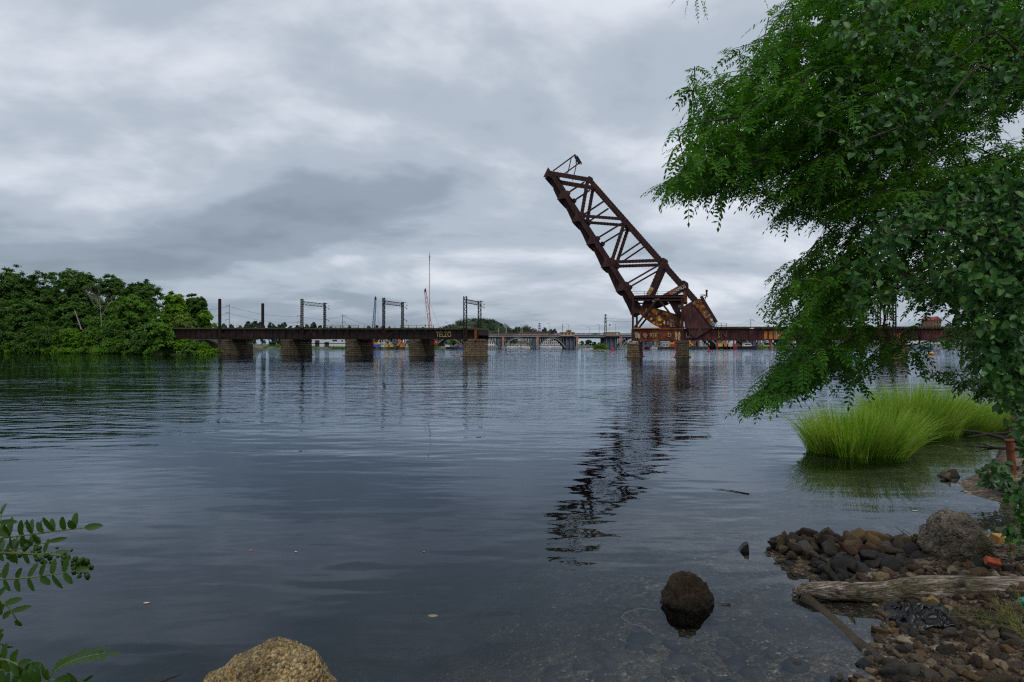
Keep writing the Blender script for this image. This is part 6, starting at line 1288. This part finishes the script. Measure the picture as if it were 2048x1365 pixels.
for x, y, e in pm[:]:
    if (inholes(x, y) or inholes(x + 45, y - 10)) and rl.rand() < .93: continue
    if 1640 < x < 2000 and 470 < y < 720 and rl.rand() < .35: continue
    Yt = ydepth(x, y) + rl.uniform(-.9, 1.4); tip = F(x, y, Yt); dn_ = min(1, max(0, (y - 100) / 500)); d = Vector((-.85, rl.normal() * .45, -.05 - .35 * dn_ + rl.normal() * .22)).normalized()
    if rl.rand() < .22: d = Vector((rl.normal() * .6, rl.normal() * .5, -.8)).normalized()
    Ls = rl.uniform(.30, .62); starts.append(tip - d * Ls + Vector((0, 0, .10 * Ls))); shoots.append((starts[-1], d, Ls))
tw = grow(loc_main, starts, rl, seg=.22, droop=.03); bs, ds, tn, sh = [], [], [], []
def strays(pts): return any(1024 + p.x / p.y * FP < 1720 and inside(loc_poly, 1024 + p.x / p.y * FP, HZ - (p.z - CH) / p.y * FP) < -32 for p in pts)
bad = [strays(pts) for pts, L in tw]; tw = [t_ for t_, b_ in zip(tw, bad) if not b_]; shoots = [t_ for t_, b_ in zip(shoots, bad) if not b_]
for pts, L in tw:
    for i in range(1, len(pts)):
        if i < len(pts) * .3 and L > .6: continue
        for q in range(2): bs.append(pts[i]); ds.append((pts[i] - pts[i - 1]).normalized() * .6 + Vector(rdir(rl, 1)[0]) * .8 + Vector((0, 0, -.3))); tn.append(rl.rand())
for (st, d, Ls) in shoots:
    sd_ = d.cross(Vector((0, 0, 1))).normalized(); nn_ = rl.randint(7, 11); pl = []; tone_ = rl.rand()
    for k in range(nn_ + 1):
        f = k / nn_; P = st + d * (Ls * f) + Vector((0, 0, -.16 * Ls * f * f)); pl.append(P)
        if k == 0: continue
        sg = (1 if k % 2 else -1) if k < nn_ else 0
        bs.append(P); ds.append(d * (.55 + .5 * f) + sd_ * sg * .85 + Vector((0, 0, -.30)) + Vector(rdir(rl, 1)[0]) * .25); tn.append(tone_)
    sh.append((pl, .1))
bs = np.array([v[:] for v in bs]); ds = np.array([v[:] for v in ds]); print('locust leaves', len(bs))
V, Fc, rd = pinnate(bs, ds, rl.uniform(.13, .23, len(bs)), rl, 6, .054, .0195, .5, np.array(tn))
tw = tw + sh
TWG = mat('thin_dark_twig', (.022, .017, .012), (.045, .035, .025), 6, .95)
lt = thing('locust_tree', 'locust tree with feathery drooping leaves hanging in from the upper right over the water', 'tree', tr0)
put('crown', bits('crown', V, Fc, rd), LOC, lt); mb = MB(); limb_tubes(mb, loc_main, tw); mb.put('trunk', mat('dark_locust_bark', (.022, .017, .012), (.045, .035, .025), 6, .95, .01), lt)
# a dangling spray at the top edge
for (x, y), d_ in zip(((1380, -12), (1392, -4), (1400, -8), (1411, -14), (1520, -20), (1372, -20)), ([-.3, 0, -1], [.1, 0, -1], [.3, 0, -.8], [0, .2, -1], [.3, 0, -.6], [-.8, 0, -.6])):
    V, Fc, rd = pinnate(np.array([F(x, y, 5.3)[:]]), np.array([d_]), np.full(1, .17), rl, 6, .038, .012, .3); put('hanging_spray', bits('spray', V, Fc, rd), LOC, lt)
MB().tube([F(1700, -60, 6.0), F(1560, -50, 5.6), F(1450, -30, 5.4), F(1372, -20, 5.3)], [.012, .008, .005, .002], 5).put('hanging_twig', TWG, lt)

BL = leafmat('round_glossy_leaf', [(.012, .052, .014), (.028, .098, .022), (.055, .155, .032), (.13, .23, .03)], .32, .45, 1.0, .28)
def broad(name, label, polys, ysp, nl_, size, main, rg, m, trunk_m, twn=120, org=None, wratio=.72):
    o = thing(name, label, 'tree' if 'tree' in name else 'shrub', org or main[0][0][0]); pts2 = []
    for poly, wgt, box in polys: pts2 += [(x, y) for x, y, e in polymask(poly, int(nl_ * wgt), rg, box) if name != 'broadleaf_tree' or not inholes(x, y)]
    n = len(pts2); A_ = np.array(pts2); Yd = rg.uniform(ysp[0], ysp[1], n); C = np.stack([(A_[:, 0] - 1024) / FP * Yd, Yd, CH + (HZ - A_[:, 1]) / FP * Yd], 1)
    sel = rg.choice(n, twn, replace=False); sel = sel[np.argsort(-A_[sel, 0])]; tw = grow(main, [Vector(C[i]) for i in sel], rg, seg=.10)
    P = np.concatenate([np.array([p[:] for p in pts]) for pts, L in tw]); k = int(len(C) * .85)            # most leaves sit right on the twigs
    j = rg.choice(len(P), k); C[:k] = P[j] + rdir(rg, k) * rg.uniform(.01, .07, (k, 1))
    D = rdir(rg, n) + np.array([-.25, -.1, -.75]); NN = rdir(rg, n) * .6 + np.array([-.1, -.5, .6]); s_ = size * rg.uniform(.45, 1.3, n)
    Dn = D / np.linalg.norm(D, axis=1, keepdims=True); S = np.cross(Dn, NN); S /= np.linalg.norm(S, axis=1, keepdims=True); U = np.cross(S, Dn); w_ = s_ * wratio; L_ = s_[:, None]; W_ = w_[:, None]
    v = [C, C + Dn * L_ * .22 + S * W_ * .42 + U * W_ * .14, C + Dn * L_ * .6 + S * W_ * .46 + U * W_ * .16 - U * L_ * .03, C + Dn * L_ - U * L_ * .16, C + Dn * L_ * .6 - S * W_ * .46 + U * W_ * .16 - U * L_ * .03, C + Dn * L_ * .22 - S * W_ * .42 + U * W_ * .14]
    V = np.stack(v, 1).reshape(-1, 3); b0 = (np.arange(n) * 6)[:, None]; Fc = np.concatenate([b0 + np.array([[0, 1, 2, 3]]), b0 + np.array([[0, 3, 4, 5]])], 1).reshape(-1, 4)
    put('crown', bits('crown', V, Fc, np.repeat(rg.rand(n), 2)), m, o); mb = MB(); limb_tubes(mb, main, tw, .0045, 6); mb.put('trunk', trunk_m, o); return o
TWB = mat('smooth_brown_twig', (.03, .024, .018), (.055, .045, .033), 8, .8)
rb = np.random.RandomState(55); bt = Vector((6.3, 4.6, .6))
bmain = [([bt, bt + Vector((-.1, 0, 1.5)), bt + Vector((-.15, 0, 3.0)), bt + Vector((-.1, 0, 5.2))], .10, .04), ([bt + Vector((-.1, 0, 1.4)), F(2100, 500, 4.5), F(1950, 470, 4.3), F(1840, 455, 4.2), F(1760, 470, 4.1)], .03, .006),
  ([bt + Vector((-.15, 0, 2.6)), F(2120, 180, 4.4), F(1960, 130, 4.3), F(1860, 240, 4.2), F(1700, 285, 4.1), F(1600, 235, 4.0)], .011, .003), ([F(2120, 180, 4.4), F(1990, 60, 4.3), F(1900, 120, 4.2), F(1830, 80, 4.1)], .009, .003),
  ([bt + Vector((-.12, 0, 2)), F(2090, 400, 4.4), F(1940, 405, 4.3), F(1850, 400, 4.2)], .02, .005), ([bt + Vector((-.1, 0, .8)), F(2100, 720, 4.5), F(1990, 660, 4.3), F(1900, 620, 4.1)], .03, .006), ([bt + Vector((-.1, 0, .4)), F(2120, 860, 4.5), F(2050, 830, 4.4), F(2000, 790, 4.3)], .03, .006)]
broad('broadleaf_tree', 'tree with rounded glossy leaves filling the right edge in front of the locust', [
  ([(2110, -50), (1700, -50), (1640, 60), (1600, 180), (1640, 280), (1750, 330), (1860, 300), (1930, 235), (1990, 215), (2110, 190)], .19, (1600, -50, 2110, 340)),
  ([(2110, 300), (2010, 300), (1950, 322), (1880, 380), (1760, 410), (1680, 470), (1640, 560), (1700, 640), (1780, 630), (1830, 600), (1900, 660), (1940, 730), (2000, 800), (2110, 900)], .42, (1600, 290, 2110, 900)),
  ([(2110, 340), (1990, 370), (1900, 470), (1880, 560), (1960, 700), (2010, 840), (2110, 1000)], .28, (1850, 330, 2110, 1000))], (3.8, 5.4), 11500, .058, bmain, rb, BL, TWB, 620)
SB = leafmat('small_shrub_leaf', [(.02, .06, .014), (.035, .10, .02), (.07, .15, .03), (.12, .19, .035)], .3, .5, 1.0)
sb = Vector((9.2, 9.3, .3)); smain = [([sb, F(2150, 800, 8.4), F(2050, 760, 8.0), F(1960, 760, 7.8), F(1890, 770, 7.6)], .05, .008), ([F(2150, 800, 8.4), F(2060, 720, 8.0), F(1980, 690, 7.8), F(1890, 640, 7.7)], .03, .006)]
broad('leafy_shrub', 'fine-leaved shrub arching over the marsh grass at the right edge', [([(2110, 640), (1980, 660), (1900, 650), (1878, 680), (1930, 720), (1850, 740), (1836, 752), (1900, 775), (1940, 800), (2010, 805), (2110, 830)], 1.0, (1830, 640, 2110, 830))], (7.2, 8.6), 5200, .07, smain, rb, SB, TWB, 120, wratio=.34)
ib = G(2080, 1120, .3); imain = [([ib, F(2060, 1060, 6.8), F(2040, 1010, 6.7), F(2035, 990, 6.6)], .012, .004), ([ib, F(2080, 960, 6.8), F(2060, 900, 6.6)], .012, .004)]
broad('leafy_shrub', 'dark leafy seedling growth on the right shore between the pitted boulder and the rusty post', [([(2110, 860), (2052, 900), (2046, 960), (2010, 985), (2022, 1030), (2012, 1075), (2050, 1110), (2110, 1120)], 1.0, (2000, 860, 2110, 1120))], (6.2, 7.3), 900, .085, imain, rb, BL, TWB, 30, wratio=.7)
vb = G(2020, 985, .3); vmain = [([vb, F(2000, 955, 11.2), F(1975, 935, 11.3), F(1955, 945, 11.2)], .015, .006)]
broad('creeping_vine', 'heart-leaved vine creeping over the stones left of the rusty post', [([(1946, 935), (1960, 926), (2010, 926), (2030, 960), (2015, 1000), (1995, 975), (1960, 965)], 1.0, (1940, 920, 2040, 1010))], (10.9, 11.6), 110, .15, vmain, rb, leafmat('vine_leaf', [(.015, .055, .015), (.03, .09, .025), (.05, .12, .03)], .25, .45, 2), TWB, 14, wratio=.8)
# weeds in the lower right corner
rw = np.random.RandomState(66); WEED = leafmat('seedy_weed', [(.06, .10, .015), (.12, .16, .025), (.22, .22, .05)], .25)
for i, (x0, y0, x1, y1, Y) in enumerate(((2060, 1330, 1900, 1235, 5.9), (2060, 1345, 1960, 1250, 5.7), (2070, 1330, 1995, 1215, 5.6), (2080, 1370, 2010, 1240, 5.4), (2060, 1300, 2035, 1190, 5.7), (2090, 1400, 2040, 1270, 5.2))):
    p, q = F(x0, y0, Y - .15), F(x1, y1, Y); p.z = nh(p.x, p.y); o = thing('weed', 'wiry seedy weed leaning left over the stones in the lower right corner', 'weed', p, 'weeds of the near shore'); mb = MB(); nodes = [p.lerp(q, k / 8) + Vector((0, 0, .05 * math.sin(k / 8 * 3.1))) for k in range(9)]; mb.tube(nodes, [.0035 * (1 - .6 * k / 8) for k in range(9)], 5); C = []
    for k in range(2, 9):
        for s_ in range(3):
            e = nodes[k] + (Vector(rdir(rw, 1)[0]) * .5 + Vector((-.3, 0, .8))).normalized() * rw.uniform(.06, .17); mb.tube([nodes[k], e], .0013, 3, cap=False); C += [nodes[k].lerp(e, .3 + .1 * u) for u in range(8)]
    mb.put('stem', plain('straw_stem', (.24, .22, .07)), o); C = np.array([c[:] for c in C]) + rw.normal(size=(len(C), 3)) * .006; V, Fc, rd = leaf_cloud(C, rdir(rw, len(C)), rdir(rw, len(C)), np.full(len(C), .016), np.full(len(C), .010), rw); put('seed_heads', bits('seeds', V, Fc, rd), WEED, o)
# low leafy ground plants right of the boulder
lb_ = []
for i in range(900):
    x, y = rng.uniform(6.0, 8.2), rng.uniform(6.6, 9.2)
    if inside(SHORE, x, y) > .1 and (x - 5.9) ** 2 + (y - 8.1) ** 2 > .45: lb_.append((x, y, nh(x, y) + rng.uniform(.02, .22)))
lb_ = np.array(lb_); V, Fc, rd = leaf_cloud(lb_, rdir(rw, len(lb_)), rdir(rw, len(lb_)) * .5 + np.array([0, 0, 1.0]), rw.uniform(.03, .07, len(lb_)), rw.uniform(.015, .03, len(lb_)), rw); put('ground_cover', bits('ground_cover', V, Fc, rd), SB, label='low leafy ground cover on the shore right of the pitted boulder', cat='ground cover', kind='stuff')

# ------------------------------------------------------------------ locust sapling in the lower left corner (close to the camera)
def leaflet_shape(P, D, Nn, L, W_):
    """rounded leaflet of 10 outline points with a midrib crease"""
    D = D.normalized(); S = D.cross(Nn).normalized(); U = S.cross(D); V = []; 
    prof = [(0, .0), (.10, .30), (.3, .47), (.55, .50), (.8, .38), (.95, .16), (1, 0)]
    V = [P + D * L * a - U * (L * .10 * a * a) for a, _ in prof]; n = len(prof); Ls = [P + D * L * a + S * W_ * c + U * W_ * c * .22 - U * (L * .10 * a * a) for a, c in prof]; Rs = [P + D * L * a - S * W_ * c + U * W_ * c * .22 - U * (L * .10 * a * a) for a, c in prof]
    vs = V + Ls + Rs; fs = []
    for i in range(n - 1): fs += [(i, i + 1, n + i + 1, n + i), (i, 2 * n + i, 2 * n + i + 1, i + 1)]
    return vs, fs
SAP = leafmat('sapling_leaflet', [(.022, .060, .008), (.038, .092, .010), (.07, .13, .016)], .3, .45, 4, .25); rs_ = np.random.RandomState(9)
sap = thing('locust_sapling', 'leafy young locust shoots with oval leaflets rising at the lower left corner', 'sapling', (-1.35, 1.25, .9))
spr = [  # midrib in photo px (start, control, end), depth, leaflets per side, length px, width px, mode
 ((-60, 1085), (70, 1068), (168, 1056), 1.30, 9, 38, 12, 'up'), ((-70, 1120), (40, 1098), (95, 1085), 1.38, 7, 32, 10, 'up'), ((-40, 1160), (60, 1160), (150, 1142), 1.28, 7, 34, 11, 'both'),
 ((-30, 1176), (10, 1200), (33, 1240), 1.22, 4, 34, 12, 'both'), ((0, 1318), (35, 1322), (58, 1350), 1.20, 4, 36, 13, 'both'), ((-20, 1330), (20, 1345), (60, 1362), 1.32, 5, 34, 11, 'both'), ((95, 1358), (130, 1315), (212, 1308), 1.26, 9, 28, 9, 'flat'),
 ((-30, 1060), (-5, 1062), (3, 1030), 1.24, 3, 40, 12, 'both'), ((10, 1400), (60, 1365), (110, 1360), 1.18, 6, 36, 12, 'up'), ((100, 1400), (140, 1372), (165, 1362), 1.25, 4, 30, 10, 'up'), ((-60, 1290), (-20, 1280), (5, 1290), 1.3, 4, 38, 12, 'both'), ((-30, 1090), (20, 1110), (110, 1105), 1.45, 7, 30, 9, 'both')]
for a_, c_, e_, Y, n, lp_, wp_, mode in spr:
    mb = MB(); A0, C0, E0 = F(*a_, Y), F(*c_, Y - .03), F(*e_, Y); pts = [(1 - f) ** 2 * A0 + 2 * f * (1 - f) * C0 + f * f * E0 for f in [j_ / 15 for j_ in range(16)]]; L = lp_ / FP * Y; W_ = wp_ / FP * Y
    for k in range(n + 1):
        f = .12 + .88 * k / n; i = min(14, int(f * 15)); P = pts[i].lerp(pts[i + 1], f * 15 - i); T = (pts[i + 1] - pts[i]).normalized()
        side = Vector((0, 1, 0)).cross(T).normalized()
        for sg in ((1, -1) if k < n else (0,)):
            if mode == 'up': D = side * (-1 if side.z < 0 else 1) * 1.0 + T * ((-.35 if sg > 0 else .1) + rs_.normal() * .22) + Vector((0, .5 * sg + rs_.normal() * .2, 0)); 
            elif mode == 'flat': D = side * (-1 if side.z < 0 else 1) * .55 * (1 if sg > 0 else -.1) + T * .9 + Vector((0, sg * .9, 0))
            else: D = side * sg + T * (.35 + rs_.normal() * .25) + Vector((0, rs_.normal() * .2, 0))
            if sg == 0: D = T.copy()
            Nn = Vector((rs_.normal() * .2, -1, .35 + rs_.normal() * .2)) if mode != 'flat' else Vector((0, -.3, 1)); vs, fs = leaflet_shape(P, D, Nn, L * rs_.uniform(.7, 1.15) * (1 - .25 * max(0, f - .6)), W_ * rs_.uniform(.9, 1.15)); mb.add(vs, fs)
    mb.put('compound_leaf', SAP, sap, smooth=True); m2 = MB().tube(pts, [.0022 * (1 - .5 * k / 15) for k in range(16)], 5); m2.put('midrib', plain('green_midrib', (.10, .13, .03)), sap)
mb = MB()                                            # raceme of young pods / buds
ctl = [F(-20, 1105, 1.3), F(60, 1108, 1.3), F(130, 1112, 1.3), F(160, 1130, 1.3), F(170, 1150, 1.3)]
for i in range(60):
    f = rs_.rand() ** .7 * 3.99; k = int(f); P = ctl[k].lerp(ctl[k + 1], f - k) + Vector(rdir(rs_, 1)[0]) * .016
    r_ = rs_.uniform(.003, .006); mb.tube([P + Vector((0, 0, -r_)), P, P + Vector((0, 0, r_))], [r_ * .5, r_, r_ * .5], 6)
mb.put('bud_cluster', SAP, sap, smooth=True); MB().tube(ctl, [.003, .0025, .002, .0015, .001], 5).put('bud_stalk', plain('green_stalk', (.10, .13, .03)), sap)
MB().tube([(-1.35, 1.25, .9), (-1.33, 1.28, 1.6), F(-60, 1400, 1.28), F(-70, 1250, 1.3), F(-70, 1085, 1.3)], [.012, .010, .008, .006, .004], 7).tube([(-1.33, 1.28, 1.6), F(10, 1420, 1.25), F(60, 1380, 1.22)], [.006, .004, .003], 5).put('stem', TWB, sap)

for o in list(SC.objects):                           # unused helpers
    if o.type == 'MESH' and o.parent is None and not o.get('label') and not o.get('kind'): print('UNTAGGED', o.name)
